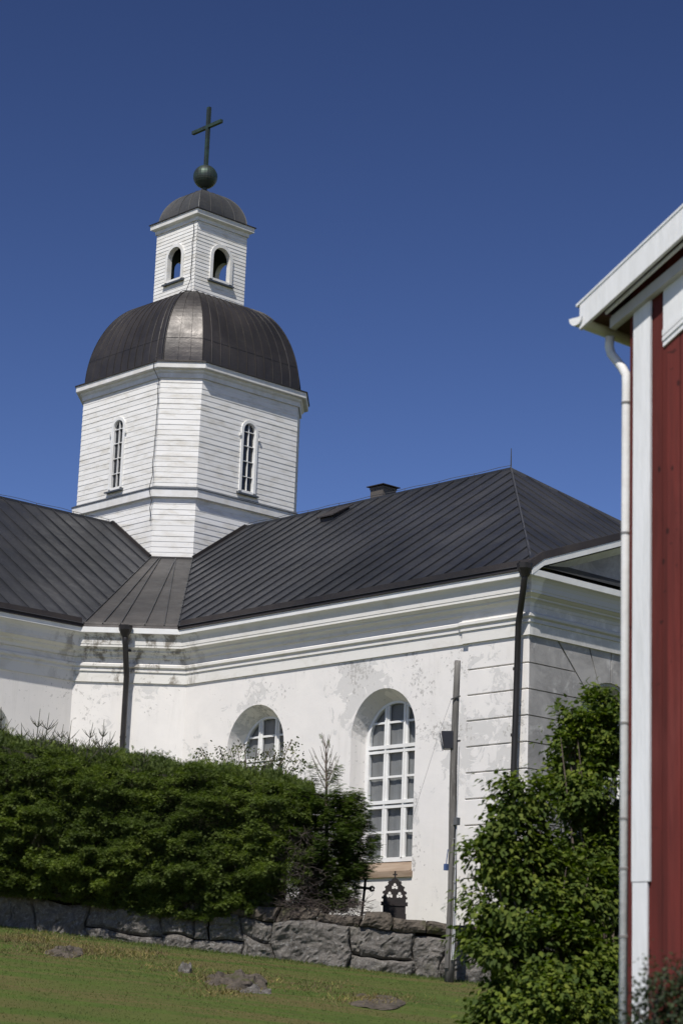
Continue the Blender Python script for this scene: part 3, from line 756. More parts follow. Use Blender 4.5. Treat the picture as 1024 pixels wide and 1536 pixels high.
# bell-shaped dome
LT = .915
def dome_ring(u):                        # u 0..1 from foot to lantern
    th = u*math.pi/2
    r = .95+(2.50-.95)*max(0.0, math.cos(th)); z = 6.80+2.5*math.sin(th)**1.1
    return r, z
do = MB(); NU = 26; NS = 8
NR = []
for iu in range(NU+1):
    r, z = dome_ring(iu/NU); m = .745*((r-.90)/(2.50-.90)) if r > .9 else 0.02
    m = max(m, .03); NR.append((r, z, octo(r, m)))
for iu in range(NU):
    r0, z0, a = NR[iu]; r1, z1, b_ = NR[iu+1]
    for i in range(8):
        j = (i+1) % 8; do.quad((*a[i], z0), (*a[j], z0), (*b_[j], z1), (*b_[i], z1))
# seams up the dome, a horizontal lap low down
for i in range(8):
    j = (i+1) % 8; big_ = i % 2 == 1
    fr2 = [k/11 for k in range(0, 12)] if big_ else [0, .36, .68, 1]
    for fk in fr2:
        pts = []
        for (r, z, o) in NR:
            p = Vector(o[i]).lerp(Vector(o[j]), fk); pts.append((p.x, p.y, z))
        n2 = Vector(((p.x), (p.y), 0))
        for k in range(0, NU, 1):
            a = Vector(pts[k]); b_ = Vector(pts[k+1]); do.bar(a, b_, .02, .035, up=(a.x, a.y, .6))
    r, z, o = NR[5]; do.bar((*o[i], z), (*o[j], z), .015, .012)
do.build('dome', DOME, church)
dk = MB(); dk.tube([(1.9,-2.3,7.9),(1.88,-2.28,8.0)], .02, 6); dk.build('dome_bolt', simple('bright_bolt', (.6,.6,.6)), church) if False else None
# lantern: four walls with open arches
lw = MB(); lf = [Face((0,-LT),(1,0)), Face((LT,0),(0,1)), Face((0,LT),(-1,0)), Face((-LT,0),(0,-1))]
op = (0, .36, 9.90, 10.58)
for Fc in lf: siding(lw, Fc, -LT-.004, LT+.004, 9.28, 11.62, [op], pitch=.105)
lantern = lw.build('lantern_wall', SIDING, church)
li = MB()
for Fc in lf:   # inner lining with reveals
    K = 16; r, zb, zs = .31, 9.95, 10.60; d = -.11; s0, s1 = -LT+.11, LT-.11
    li.quad(Fc(s1,9.3,d),Fc(r,9.3,d),Fc(r,11.6,d),Fc(s1,11.6,d)); li.quad(Fc(-r,9.3,d),Fc(s0,9.3,d),Fc(s0,11.6,d),Fc(-r,11.6,d)); li.quad(Fc(-r,9.3,d),Fc(r,9.3,d),Fc(r,zb,d),Fc(-r,zb,d))
    A = [math.pi-math.pi*k/K for k in range(K+1)]
    for k in range(K):
        x0, x1 = r*math.cos(A[k]), r*math.cos(A[k+1]); h0, h1 = zs+r*math.sin(A[k]), zs+r*math.sin(A[k+1])
        li.quad(Fc(x0,h0,d),Fc(x1,h1,d),Fc(x1,11.6,d),Fc(x0,11.6,d))
li.quad((-.9,-.9,9.75),(.9,-.9,9.75),(.9,.9,9.75),(-.9,.9,9.75)); li.quad((-.9,-.9,11.6),(.9,-.9,11.6),(.9,.9,11.6),(-.9,.9,11.6))
li.build('lantern_lining', LINT, lantern)
for Fc in lf:
    cs = MB(); ring(cs, Fc, 0, .41, .31, 9.90, 10.60, -.11, .05, K=16); fbox(cs, Fc, -.31, .31, 9.86, 9.95, -.11, .04)
    c_ = cs.build('arch_casing', TRIM2, lantern)
for Fc in lf:
    si = MB(); si.hexa([Fc(-.46,9.82,.0),Fc(-.46,9.81,.10),Fc(.46,9.81,.10),Fc(.46,9.82,.0),Fc(-.46,9.90,.0),Fc(-.46,9.855,.10),Fc(.46,9.855,.10),Fc(.46,9.90,.0)]); si.build('sill', LEAD, lantern)
sq = [(LT,-LT),(LT,LT),(-LT,LT),(-LT,-LT)]
le = MB(); sweep(le, sq, [(.02,11.50),(.045,11.50),(.05,11.60),(.13,11.64),(.15,11.65),(.158,11.785),(.14,11.79)], 0); sweep(le, sq, [(.157,11.783),(.19,11.787),(.19,11.81),(.02,11.87)], 1)
le.build('lantern_eave', [TRIM2, ROOFEDGE], church)
lr = MB(); NL = 14; rr = []
for k in range(NL+1):
    th = k/NL*math.pi/2; r = .06+(.90-.06)*math.cos(th)**.85; z = 11.86+(12.80-11.86)*math.sin(th)**1.15; rr.append((r, z))
for k in range(NL):
    (r0,z0),(r1,z1) = rr[k], rr[k+1]
    for i in range(4):
        s = [(1,-1),(1,1),(-1,1),(-1,-1)]; a = s[i]; b_ = s[(i+1) % 4]
        lr.quad((a[0]*r0,a[1]*r0,z0),(b_[0]*r0,b_[1]*r0,z0),(b_[0]*r1,b_[1]*r1,z1),(a[0]*r1,a[1]*r1,z1))
        for fk in (0, .25, .5, .75):
            p = Vector((a[0]*r0,a[1]*r0,z0)).lerp(Vector((b_[0]*r0,b_[1]*r0,z0)), fk); q = Vector((a[0]*r1,a[1]*r1,z1)).lerp(Vector((b_[0]*r1,b_[1]*r1,z1)), fk)
            lr.bar(p, q, .016, .03, up=(p.x, p.y, .6))
lr.build('lantern_roof', LROOF, church)
ob = MB(); K = 24; pr = [(.0,12.75),(.075,12.76),(.07,13.03)]
for k in range(15): a = -math.pi/2+.2+(math.pi-.4)*k/14; pr.append((.355*math.cos(a), 13.35+.355*math.sin(a)))
pr.append((.05, 13.72)); pr.append((0, 13.73))
for j in range(len(pr)-1):
    (r0,z0),(r1,z1) = pr[j], pr[j+1]
    for k in range(K):
        a, b_ = 2*math.pi*k/K, 2*math.pi*(k+1)/K
        ob.quad((r0*math.cos(a),r0*math.sin(a),z0),(r0*math.cos(b_),r0*math.sin(b_),z0),(r1*math.cos(b_),r1*math.sin(b_),z1),(r1*math.cos(a),r1*math.sin(a),z1))
ob.build('orb', COPPER, church, True)
cr = MB(); cr.box((-.055,-.045,13.68),(.055,.045,15.54)); cr.box((-.70,-.047,14.875),(-.055,.047,14.975)); cr.box((.055,-.047,14.875),(.62,.047,14.975)); cr.build('cross', COPPER, church)
# lightning cable down the tower corner
tc_ = MB(); px_ = []
path = [(298,328,1,-LT-.03),(297,345,1,-LT-.05)]
def seg3(p, q, n, wob):
    for i in range(n): f_ = i/n; w1 = random.uniform(-wob, wob); px_.append((p[0]+(q[0]-p[0])*f_+w1, p[1]+(q[1]-p[1])*f_-abs(w1)*.3, p[2]+(q[2]-p[2])*f_))
seg3((LT-.10,-LT-.05,11.45), (LT-.13,-LT-.05,9.55), 9, .025)
for (r, z, o) in NR[::-1][3:-1:2]: px_.append((o[0][0]-.05, o[0][1]-.04, z+.03))
px_.append((T_-M_-.02,-T_-.28,6.75)); px_.append((T_-M_-.03,-T_-.26,6.5)); 
seg3((T_-M_-.02,-T_-.06,6.2), (T_-M_-.06,-T_-.06,3.3), 10, .03)
px_.append((T_-M_-.02,-T_-.18,3.15))
seg3((T_-M_-.04,-T_-.06,2.85), (T_-M_-.06,-T_-.06,2.1), 4, .04)
tc_.tube(px_, .010, 5); tc_.build('tower_cable', WIRE, church)

# ------------------------------------------------------------------ stone retaining wall
sw = MB(); swc = MB()
loc_w = SD(0, wallD(0), -9.6)
SR = random.Random(11)
def stone(mb, s0, s1, z0f, z1f, dfront, thick, seed, m=0, round_=.075):
    """rough block between s0..s1 with bottom/top given at both ends"""
    nx, nz_ = max(5, int((s1-s0)/.04)), max(4, int(((z1f[0]-z0f[0]))/.04))
    base = len(mb.v); cols = nx+1
    for j in range(nz_+1):
        for i in range(nx+1):
            u = i/nx; v = j/nz_
            zb_ = z0f[0]+(z0f[1]-z0f[0])*u; zt_ = z1f[0]+(z1f[1]-z1f[0])*u
            s = s0+(s1-s0)*u; z = zb_+(zt_-zb_)*v
            e_ = min(u, 1-u)*(s1-s0); e2 = min(v, 1-v)*(zt_-zb_)
            ed = min(e_, e2); d = dfront + round_*math.exp(-ed/(.025+.04*abs(nz((seed*1.7, 3.1, 0)))))*(.5+.9*abs(nz((seed*2.3, 1.1, 4), 1, 1))*2)
            p = (s, z, seed); d += .09*nz(p, 1.3) + .045*abs(nz(p, 3.2, 2)) + .035*nz(p, 9, 3) + .03*nz(p, 20, 4)
            jj = .22*nz((s*1.0, z*1.6, 4.2), 1.1, 5)+.05*nz((s, z, 1.2), 4, 6)+.012*nz(p, 5, 2); kk = (.17*nz((s, z*.6, 2.2), 1.15, 8)+.03*nz((s, z, 2.2), 4, 9))*(.7 if m == 1 else 1)+.012*nz(p, 5, 8)
            w = SD(s+jj, d+wallD(s)-36.6, z+kk); mb.v.append(tuple(w))
    for j in range(nz_):
        for i in range(nx):
            a = base+j*cols+i; mb.f.append((a, a+1, a+cols+1, a+cols)); mb.m.append(m)
    # close round the sides back to the thickness
    rim = [base+i for i in range(cols)] + [base+j*cols+nx for j in range(1, nz_+1)] + [base+nz_*cols+i for i in range(nx-1, -1, -1)] + [base+j*cols for j in range(nz_-1, 0, -1)]
    b2 = len(mb.v)
    for r_ in rim:
        p = np.array(mb.v[r_]) + FH*thick; mb.v.append(tuple(p))
    n = len(rim)
    for k in range(n):
        k2 = (k+1) % n; mb.f.append((rim[k], b2+k, b2+k2, rim[k2])); mb.m.append(m)
def split(s0, s1, mn, mx):
    out = [s0]
    while out[-1] < s1: out.append(out[-1]+SR.uniform(mn, mx))
    return out
A = split(-12.5, 7.5, .55, 1.3)
for i in range(len(A)-1):
    s0, s1 = A[i], A[i+1]-.006; b0, b1 = base_z(s0)-.25, base_z(s1)-.25
    t0, t1 = wtop_z(s0)-.19, wtop_z(s1)-.19
    typ = SR.random()
    if typ < .5:
        stone(sw, s0, s1, (b0, b1), (t0+SR.uniform(-.06,.02), t1+SR.uniform(-.06,.02)), 36.6+SR.uniform(-.05,.05), .5, i)
    else:
        f_ = SR.uniform(.45, .7); m0 = b0+(t0-b0)*f_; m1 = b1+(t1-b1)*f_+SR.uniform(-.05,.05)
        mid = s0+(s1-s0)*SR.uniform(.3,.7)
        stone(sw, s0, s1, (b0, b1), (m0, m1), 36.6+SR.uniform(-.04,.05), .5, i+50)
        if typ < .75:
            mm = m0+(m1-m0)*.5
            stone(sw, s0, mid-.015, (m0+.02, mm+.02), (t0, t0), 36.62+SR.uniform(-.04,.06), .5, i+100); stone(sw, mid+.015, s1, (mm+.02, m1+.02), (t0, t1), 36.62+SR.uniform(-.04,.06), .5, i+150)
        else: stone(sw, s0, s1, (m0+.02, m1+.02), (t0, t1), 36.62, .5, i+100)
A = split(-12.5, 7.5, .40, .95)
for i in range(len(A)-1):
    s0, s1 = A[i], A[i+1]-.02; t0, t1 = wtop_z(s0), wtop_z(s1); hh = SR.uniform(-.05, .06)
    stone(sw, s0, s1, (t0-.19, t1-.19), (t0+hh, t1+hh+SR.uniform(-.03,.03)), 36.60+SR.uniform(-.06,.06), .45, i+300, 1, .05)
# earth core behind the stones
for i in range(40):
    s0 = -12.5+20*i/40; s1 = s0+.5
    P = [SD(s0,wallD(s0)+.34,base_z(s0)-.3),SD(s1,wallD(s1)+.34,base_z(s1)-.3),SD(s1,wallD(s1)+.75,base_z(s1)-.3),SD(s0,wallD(s0)+.75,base_z(s0)-.3),
         SD(s0,wallD(s0)+.34,wtop_z(s0)-.10),SD(s1,wallD(s1)+.34,wtop_z(s1)-.10),SD(s1,wallD(s1)+.75,wtop_z(s1)-.07),SD(s0,wallD(s0)+.75,wtop_z(s0)-.07)]
    sw.hexa(P, 2)
w_o = mk('stone_wall', sw.v, sw.f, [GRANITE, MOSS, GAP], None, False, sw.m, loc_w)
tag(w_o, 'dry-laid granite boulder retaining wall with mossy top stones below the hedge', 'stone wall')

# ------------------------------------------------------------------ foliage builders
def frames(dirs, nrm):
    y = dirs/np.linalg.norm(dirs, axis=1)[:, None]
    x = np.cross(y, nrm); x /= np.linalg.norm(x, axis=1)[:, None]+1e-9
    z = np.cross(x, y); return x, y, z
def scatter(tv, tf, P, dirs, nrm, size):
    x, y, z = frames(dirs, nrm); n = len(P); tv = np.array(tv); tf = np.array(tf)
    V = P[:, None, :] + size[:, None, None]*(tv[None, :, 0:1]*x[:, None, :] + tv[None, :, 1:2]*y[:, None, :] + tv[None, :, 2:3]*z[:, None, :])
    F = tf[None] + (np.arange(n)*len(tv))[:, None, None]
    return V.reshape(-1, 3), F.reshape(-1, tf.shape[1])
def unit(v): return v/np.linalg.norm(v, axis=-1, keepdims=True)
LEAF_V = [(0,0,0),(.30,.22,.07),(.34,.48,.06),(.0,1.0,-.12),(-.34,.48,.06),(-.30,.22,.07),(0,.5,-.03)]
LEAF_F = [(0,1,2,6),(6,2,3,3),(0,6,4,5),(6,3,3,4)]
LEAF_F = [(0,1,2,6),(0,6,4,5),(2,3,6,6)]
def leaf_template():
    v = [(0,0,0),(.30,.20,.08),(.33,.45,.07),(.16,.78,-.01),(0,1.0,-.14),(-.16,.78,-.01),(-.33,.45,.07),(-.30,.20,.08),(0,.45,-.03)]
    f = [(0,1,2,8),(8,2,3,4),(0,8,6,7),(8,4,5,6)]
    return v, f
def spray_template():
    v = []; f = []
    def kite(o, d, l, w, zt=0.0):
        o = np.array(o); d = np.array(d)/np.linalg.norm(d); s = np.array([-d[1], d[0], 0]); b = len(v)
        v.extend([tuple(o), tuple(o+d*l*.4+s*w), tuple(o+d*l+np.array([0,0,zt])), tuple(o+d*l*.4-s*w)]); f.append((b, b+1, b+2, b+3))
    kite((0,0,0), (0,1,0), 1.0, .042, -.05)
    for k, (y, l) in enumerate(((.1,.5),(.28,.48),(.45,.38),(.62,.30),(.78,.2))):
        for sg in (-1, 1): kite((0,y,0), (sg*.85,.75,0), l, .040, random.uniform(-.12,.08))
    return v, f

# ------------------------------------------------------------------ spruce hedge
HD0, HD1 = 36.15, 38.3
def hedge_top(s):
    xs = [-9.5,-6.0,-5.4,-4.8,-3.6,-2.9,-2.4,-1.3,-.9,-.6,-.2]; y = [1070,1102,1120,1128,1138,1156,1150,1166,1172,1180,1195]
    px = np.interp(s, xs, y); return px
def hz(py, D, s):                        # height seen at pixel row py at distance D
    x = 512 + s/D*FPX; return at(x, py, D)[2]
def h_top(s): return hz(hedge_top(s), 37.0, s)
def h_bot(s):
    px = np.interp(s, [-9,-6,-4.5,-3,-1.6,-1.2,-.6], [1335,1338,1348,1372,1385,1375,1360]); return hz(px, 36.2, s)
NH = 125000
s_ = rng.uniform(-9.5, -.30, NH*2); u = rng.uniform(0, 1, NH*2)
P = []; Dn = []; Nn = []
for s, v in zip(s_, u):
    zt_, zb_ = h_top(s), h_bot(s)
    if v < .74:
        q = v/.74; z = zb_+(zt_-zb_)*q
        bulge = .40*(1-(2*q-1)**4) - .40*max(0, (s+1.4)/1.1)**2
        D = 36.75 - bulge + .45*max(0, q-.75)*4*.5
        lump = .24*nz((s*1.5, z*2.6, 0), 1, 1)+.24*nz((s*3.6, z*6, 0), 1, 2)+.08*nz((s*9, z*13, 0), 1, 9)
        D -= lump*1.2; deep = abs(random.gauss(0, .09))-(random.random() < .06)*random.uniform(0, .14); D += deep
        if lump < -.08 and random.random() < .45: continue
        if s > -1.15 and q < .62 and random.random() < .10+.55*(s+1.15): continue
        d = (-FH*1.0 + rt0*random.gauss(0, .8) + np.array([0,0,random.gauss(.12,.6)]))
        n = np.array([0,0,1.0])+ -FH*random.uniform(0,1.2) + rt0*random.gauss(0,.7)
    else:
        q = (v-.74)/.26; D = 36.90+q*1.35
        z = zt_ + .14*nz((s*1.7, D*2, 0), 1, 4) - .20*abs(2*q-1)**2 + .03 + abs(random.gauss(0,.06)) + (random.random() < .05)*random.uniform(0,.16)
        z += .10*nz((s*5, D*5, 0), 1, 5)
        d = np.array([random.gauss(0,.5), random.gauss(0,.5), random.uniform(.4, 1.3)]); n = np.array([random.gauss(0,1), random.gauss(0,1), .5]) 
    P.append(SD(s, D, z)); Dn.append(d); Nn.append(n)
P = np.array(P); Dn = np.array(Dn); Nn = np.array(Nn)
hedge = thing('spruce_hedge', tuple(SD(-4.5, 37.2, -8.6)), 'wide clipped dark green spruce hedge overhanging the stone wall', 'hedge')
tv, tf = spray_template()
V, F = scatter(tv, tf, P, Dn, Nn, rng.uniform(.035, .095, len(P)))
mk_np('foliage', V, F, SPRUCE, hedge)
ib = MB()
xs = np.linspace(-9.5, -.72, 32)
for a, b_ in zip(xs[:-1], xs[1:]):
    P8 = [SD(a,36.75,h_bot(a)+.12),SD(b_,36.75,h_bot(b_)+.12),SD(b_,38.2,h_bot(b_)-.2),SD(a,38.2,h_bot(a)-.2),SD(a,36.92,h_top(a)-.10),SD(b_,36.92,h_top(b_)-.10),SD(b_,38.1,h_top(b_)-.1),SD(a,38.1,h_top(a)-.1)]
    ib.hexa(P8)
ib.build('hedge_shade_core', INNER, hedge)  # solid core, the hedge's inner shade put into its dark colour
# bare leaders that escaped the shears
def leader(mb, base, h, rnd, r=.012, whorls=2, spread=.5):
    base = Vector(base); top_ = base+Vector((rnd.uniform(-.08,.08), rnd.uniform(-.08,.08), h))
    mb.tube([base, base.lerp(top_, .5)+Vector((rnd.uniform(-.02,.02),)*2+(0,)), top_], [r, r*.8, r*.35], 5)
    for w in range(whorls):
        f_ = (w+.25)/whorls*.85; p = base.lerp(top_, f_); n = rnd.randint(5, 8); a0 = rnd.uniform(0, 6)
        for k in range(n):
            a = a0+k*2*math.pi/n+rnd.uniform(-.3,.3); l = h*(1-f_)*rnd.uniform(.35,.95)
            d1 = Vector((math.cos(a)*spread, math.sin(a)*spread, .55)); q = p+d1*l*.5; e_ = q+Vector((math.cos(a)*spread*.85+rnd.uniform(-.15,.15), math.sin(a)*spread*.85, .75))*l*.5
            mb.tube([p, q, e_], [r*.6, r*.5, r*.25], 4, cap=False)
            if rnd.random() < .85: m2 = p.lerp(q, .7); mb.tube([m2, m2+Vector((math.cos(a+.9)*.4, math.sin(a+.9)*.4, .6))*l*.4], [r*.4, r*.2], 4, cap=False)
R2 = random.Random(5)
needle_P = []; needle_D = []
for (px, py, hpx) in [(50,1132,52),(68,1132,48),(85,1135,36),(100,1136,42),(62,1134,30),(128,1140,42),(142,1142,32),(152,1145,50),(166,1146,36),(34,1125,30),(112,1138,24),(2,1110,36),(215,1150,20)]:
    le_ = MB(); D = 37.2+R2.uniform(-.3,.3); b_ = at(px, py+8, D); h = (hpx+8)/FPX*D; leader(le_, b_, h*1.3, R2, .011, R2.choice([2,3,3]), R2.uniform(.5,1.0)); le_.build('leader_twig', TWIGD, hedge)
    for k in range(26):
        f_ = k/26*.5; needle_P.append(np.array(b_)+np.array([random.gauss(0,.05), random.gauss(0,.05), f_*h])); needle_D.append([random.gauss(0,.7), random.gauss(0,.7), .7])
nP = np.array(needle_P); nD = np.array(needle_D); V, F = scatter(tv, tf, nP, nD, rng.normal(0, 1, nP.shape), rng.uniform(.05, .10, len(nP)))
mk_np('leader_needles', V, F, SPRUCE, hedge)

# ------------------------------------------------------------------ spruce tree at the hedge end
SPB = at(497, 1372, 37.3); SPT = at(490, 1122, 37.3)
SPB = at(488, 1372, 37.1); SPT = at(489, 1122, 37.1)
spr = thing('spruce_tree', tuple(SPB), 'loose-branched young spruce with a bare leader at the right end of the hedge', 'tree')
tk = MB(); tk.tube([SPB, (SPB+SPT)/2+np.array([.02,0,0]), SPT], [.06,.035,.008], 7)
P = []; Dn = []; Nn = []; br = MB(); R3 = random.Random(9)
Htot = SPT[2]-SPB[2]
zrow = .06
while zrow < .995:
    prof = 1.28*(1-zrow)**.60+.05 if zrow > .42 else (.85 if zrow > .2 else .62)
    if zrow > .74: prof = .10+.26*(1-zrow)/.26
    n = R3.randint(6, 9) if zrow < .74 else R3.randint(2, 4); a0 = R3.uniform(0, 6)
    for k in range(n):
        a = a0+k*2*math.pi/n+R3.uniform(-.3,.3)
        hd = FH*math.sin(a)*.75+rt0*math.cos(a)
        ln = prof*R3.uniform(.72, 1.08)
        if math.cos(a) < 0 and zrow < .3: ln *= .8
        c = SPB+(SPT-SPB)*zrow
        droop = -.10 if zrow < .74 else 1.1
        tip = c+hd*ln+np.array([0,0,droop*ln+ (.12 if zrow < .8 else .1)])
        mid_ = (c+tip)/2+np.array([0,0,-.05*ln])
        if zrow < .74: br.tube([c, mid_, tip], [.014,.009,.004], 4, cap=False)
        else: br.tube([c, mid_, tip+np.array([0,0,.06])], [.010,.007,.003], 4, cap=False)
        if zrow < .76:
            m_ = int(270*ln)+14
            for q in range(m_):
                f_ = R3.uniform(.25, 1.0); p = (c*(1-f_)**2+2*mid_*f_*(1-f_)+tip*f_*f_)
                sidev = np.cross(hd, [0,0,1]); o = R3.gauss(0, .13)*(1.15-f_)
                P.append(p+sidev*o+np.array([0,0,R3.gauss(-.02,.055)])); Dn.append(hd*.9+sidev*np.sign(o)*R3.uniform(.2,1.0)+np.array([0,0,R3.uniform(-.25,.15)])); Nn.append([R3.gauss(0,.3), R3.gauss(0,.3), 1])
        elif R3.random() < .7:
            for q in range(1): P.append(c+(tip-c)*R3.uniform(.2,.8)); Dn.append(hd*.6+np.array([0,0,.7])); Nn.append([R3.gauss(0,1), R3.gauss(0,1), .4])
    zrow += R3.uniform(.026, .040) if zrow < .74 else .05
tk.build('trunk', TWIG, spr); br.build('branches', TWIG, spr)
P = np.array(P); V, F = scatter(tv, tf, P, np.array(Dn), np.array(Nn, dtype=float), rng.uniform(.06, .14, len(P))); mk_np('foliage', V, F, SPRUCE2, spr)

# dry brush below the spruce and hedge end
db = MB(); R4 = random.Random(21)
bb = at(470, 1368, 36.9)
for k in range(1500):
    px, py = R4.gauss(447, 20), R4.uniform(1255, 1382)
    if R4.random() < .35: px, py = R4.uniform(420, 552), R4.uniform(1350, 1388)
    D = R4.uniform(36.45, 37.1); p = Vector(at(px, py, D)); flat_ = py > 1350
    d = Vector((R4.gauss(0,.6), R4.gauss(0,.6), R4.uniform(-.2,.3) if flat_ else R4.uniform(-.2,1.2)))
    l = R4.uniform(.12,.34); q = p+d.normalized()*l; m_ = (p+q)/2+Vector((R4.gauss(0,.03), R4.gauss(0,.03), R4.gauss(0,.02)))
    db.tube([p, m_, q], [.0045,.004,.002], 3, cap=False)
    m2 = m_+Vector((R4.gauss(0,.08), R4.gauss(0,.08), R4.uniform(-.02,.10))); db.tube([m_, m2], [.004,.002], 3, cap=False)
br_o = mk('dry_brush', db.v, db.f, BRUSH, None, False, None, tuple(bb))
tag(br_o, 'tangle of bare brown twigs between hedge and spruce on the wall top', 'brush')

# weeping thin shrub showing over the hedge
shb = at(372, 1235, 39.0)
shr = thing('shrub', tuple(at(372, 1370, 39.0)), 'sparse grey-leaved shrub rising behind the hedge before the small arched window', 'shrub')
sb = MB(); P = []; Dn = []; R5 = random.Random(31)
tipsP = [(300,1128),(318,1120),(334,1135),(352,1124),(366,1140),(384,1128),(402,1122),(418,1140),(430,1116),(436,1130),(446,1150),(345,1150),(380,1152),(410,1158),(322,1150),(440,1170),(398,1142),(360,1158),(425,1162),(290,1150),(452,1140),(310,1140),(372,1120),(415,1128)]
for (px, py) in tipsP:
    for rep in range(2):
        D = 39.0+R5.uniform(-.5,.5); tp = at(px+R5.gauss(0,6), py+R5.gauss(0,5), D); b0 = at(372+(px-372)*.35, 1245, 39.0+R5.uniform(-.2,.2))
        mid_ = b0*.45+tp*.55+np.array([0,0,.22]); end = tp+rt0*R5.gauss(0,.12)+np.array([0,0,-.12])
        pts = [b0, b0*.7+mid_*.3, mid_, tp, end]; sb.tube(pts, [.012,.010,.008,.005,.002], 4, cap=False)
        for q in range(46):
            f_ = R5.uniform(.8, 4); i = min(3, int(f_)); p = pts[i]*(1-(f_-i))+pts[i+1]*(f_-i)
            P.append(p+np.array([R5.gauss(0,.07), R5.gauss(0,.07), R5.gauss(-.02,.06)])); Dn.append([R5.gauss(0,.8), R5.gauss(0,.8), R5.gauss(-.5,.5)])
sb.build('branches', TWIG, shr)
lv, lf_ = leaf_template()
P = np.array(P); V, F = scatter(lv, lf_, P, np.array(Dn), rng.normal(0, 1, P.shape)+[0,0,.8], rng.uniform(.035, .065, len(P))); mk_np('foliage', V, F, SHRUB, shr)

# ------------------------------------------------------------------ lilac bushes
def blob_bush(name, label, blobs, D0, dens, base_px, stems, mat, lsize, cat='bush', seed=1, group=None):
    R = random.Random(seed); bs = at(base_px[0], base_px[1], D0); gz = bs[2]
    o = thing(name, tuple(bs), label, cat, group)
    cen = []
    for (px, py, r, dD) in blobs:
        D = D0+dD; cen.append((at(px, py, D), r/FPX*D))
    P = []; Dn = []; Nn = []
    for ci, (c, r) in enumerate(cen):
        n = int(dens*r*r)
        # clumps on the blob
        ncl = max(6, int(30*r*r*4))
        for q in range(ncl):
            d = np.array([R.gauss(0,1), R.gauss(0,1), R.gauss(0,1)]); d /= np.linalg.norm(d)
            rr_ = r*(R.uniform(.55,1.0)**.6)*(1+.16*nz(tuple(c+d*r), 2.2, seed)); cc_ = c+d*rr_
            cs = R.uniform(.09,.20)
            nn = max(4, int(n/ncl))
            for k in range(nn):
                e_ = np.array([R.gauss(0,1), R.gauss(0,1), R.gauss(0,.8)])*cs*.55; p = cc_+e_
                out = p-c; out = out/(np.linalg.norm(out)+1e-6)
                P.append(p); dd = out*.8+np.array([R.gauss(0,.45), R.gauss(0,.45), R.gauss(-.42,.35)]); Dn.append(dd)
                Nn.append(out*.8+np.array([R.gauss(0,.35), R.gauss(0,.35), .9]))
    P = np.array(P); V, F = scatter(lv, lf_, P, np.array(Dn), np.array(Nn), rng.uniform(lsize*.65, lsize*1.15, len(P)))
    mk_np('foliage', V, F, mat, o)
    st = MB()
    for k in range(stems):
        c, r = cen[R.randrange(len(cen))]; b0 = bs+np.array([R.gauss(0,.12), R.gauss(0,.12), 0]); e_ = c+np.array([R.gauss(0,.4), R.gauss(0,.4), R.gauss(.2,.3)])*r
        st.tube([b0, b0*.6+e_*.4+np.array([R.gauss(0,.06), R.gauss(0,.06), .1]), e_], [.022,.014,.004], 5, cap=False)
    st.build('stems', TWIG, o)
    return o
tall_b = [(860,1088,24,.1),(852,1125,28,.0),(850,1168,28,.0),(862,1205,28,.0),(908,1060,30,.3),(896,1078,34,.2),(888,1108,42,.1),(912,1130,50,.5),(876,1150,42,.0),(905,1185,56,.4),(884,1205,40,-.1),(892,1250,50,.2),(920,1270,50,.4),(880,1300,50,.0),(925,1340,60,.5),(900,1380,60,.6)]
blob_bush('lilac_bush', 'taller lilac bush reaching the arched facade window beside the red house', tall_b, 20.6, 17000, (905, 1575), 26, LILAC, .062, seed=4, group='lilac bushes between church and red house')
low_b = [(788,1186,32,.0),(765,1205,30,.1),(800,1212,18,.1),(752,1240,32,.0),(782,1252,38,.1),(742,1285,36,.0),(785,1300,52,.1),(835,1300,40,.2),(728,1285,22,-.1),(742,1345,44,.0),(800,1360,62,.0),(865,1345,55,.2),(730,1400,34,.0),(755,1430,48,-.2),(820,1440,70,-.2),(885,1430,60,-.1),(745,1490,34,-.3),(785,1510,55,-.4),(850,1520,70,-.5),(905,1500,52,-.3),(745,1545,36,-.3),(800,1570,60,-.5),(870,1580,66,-.5)]
blob_bush('lilac_bush', 'lower, broader lilac bush in front, its leaves reaching down to the lawn', low_b, 19.6, 17000, (820, 1600), 34, LILAC, .064, seed=8, group='lilac bushes between church and red house')
# blurred rose bush by the house wall
rose_b = [(985,1500,30,0),(1012,1478,30,.1),(960,1525,24,0),(1005,1530,40,0),(1035,1500,36,0),(975,1560,40,0),(1030,1560,50,0)]
rb = blob_bush('rose_bush', 'small dark rose bush at the foot of the red house wall', rose_b, 12.2, 26000, (995, 1640), 10, ROSE, .030, seed=14)
rs = MB(); P = []; R6 = random.Random(77)
for (x0,y0,x1,y1) in [(978,1520,962,1436),(990,1500,1002,1440),(1010,1490,1024,1432),(960,1530,946,1492),(985,1510,975,1470)]:
    a = Vector(at(x0,y0,12.1)); b_ = Vector(at(x1,y1,12.05)); c = a.lerp(b_,.5)+Vector((.01,.01,.015)); rs.tube([a,c,b_],[.003,.0025,.0015],4)
    for k in range(24):
        f_ = R6.uniform(.2,1); p = a.lerp(b_, f_); P.append(np.array(p)+np.array([R6.gauss(0,.016) for _ in range(3)]))
rs.build('shoots', TWIG, rb)
P = np.array(P); V, F = scatter(lv, lf_, P, rng.normal(0,1,P.shape), rng.normal(0,1,P.shape), rng.uniform(.018,.032,len(P))); mk_np('shoot_leaves', V, F, ROSE, rb)

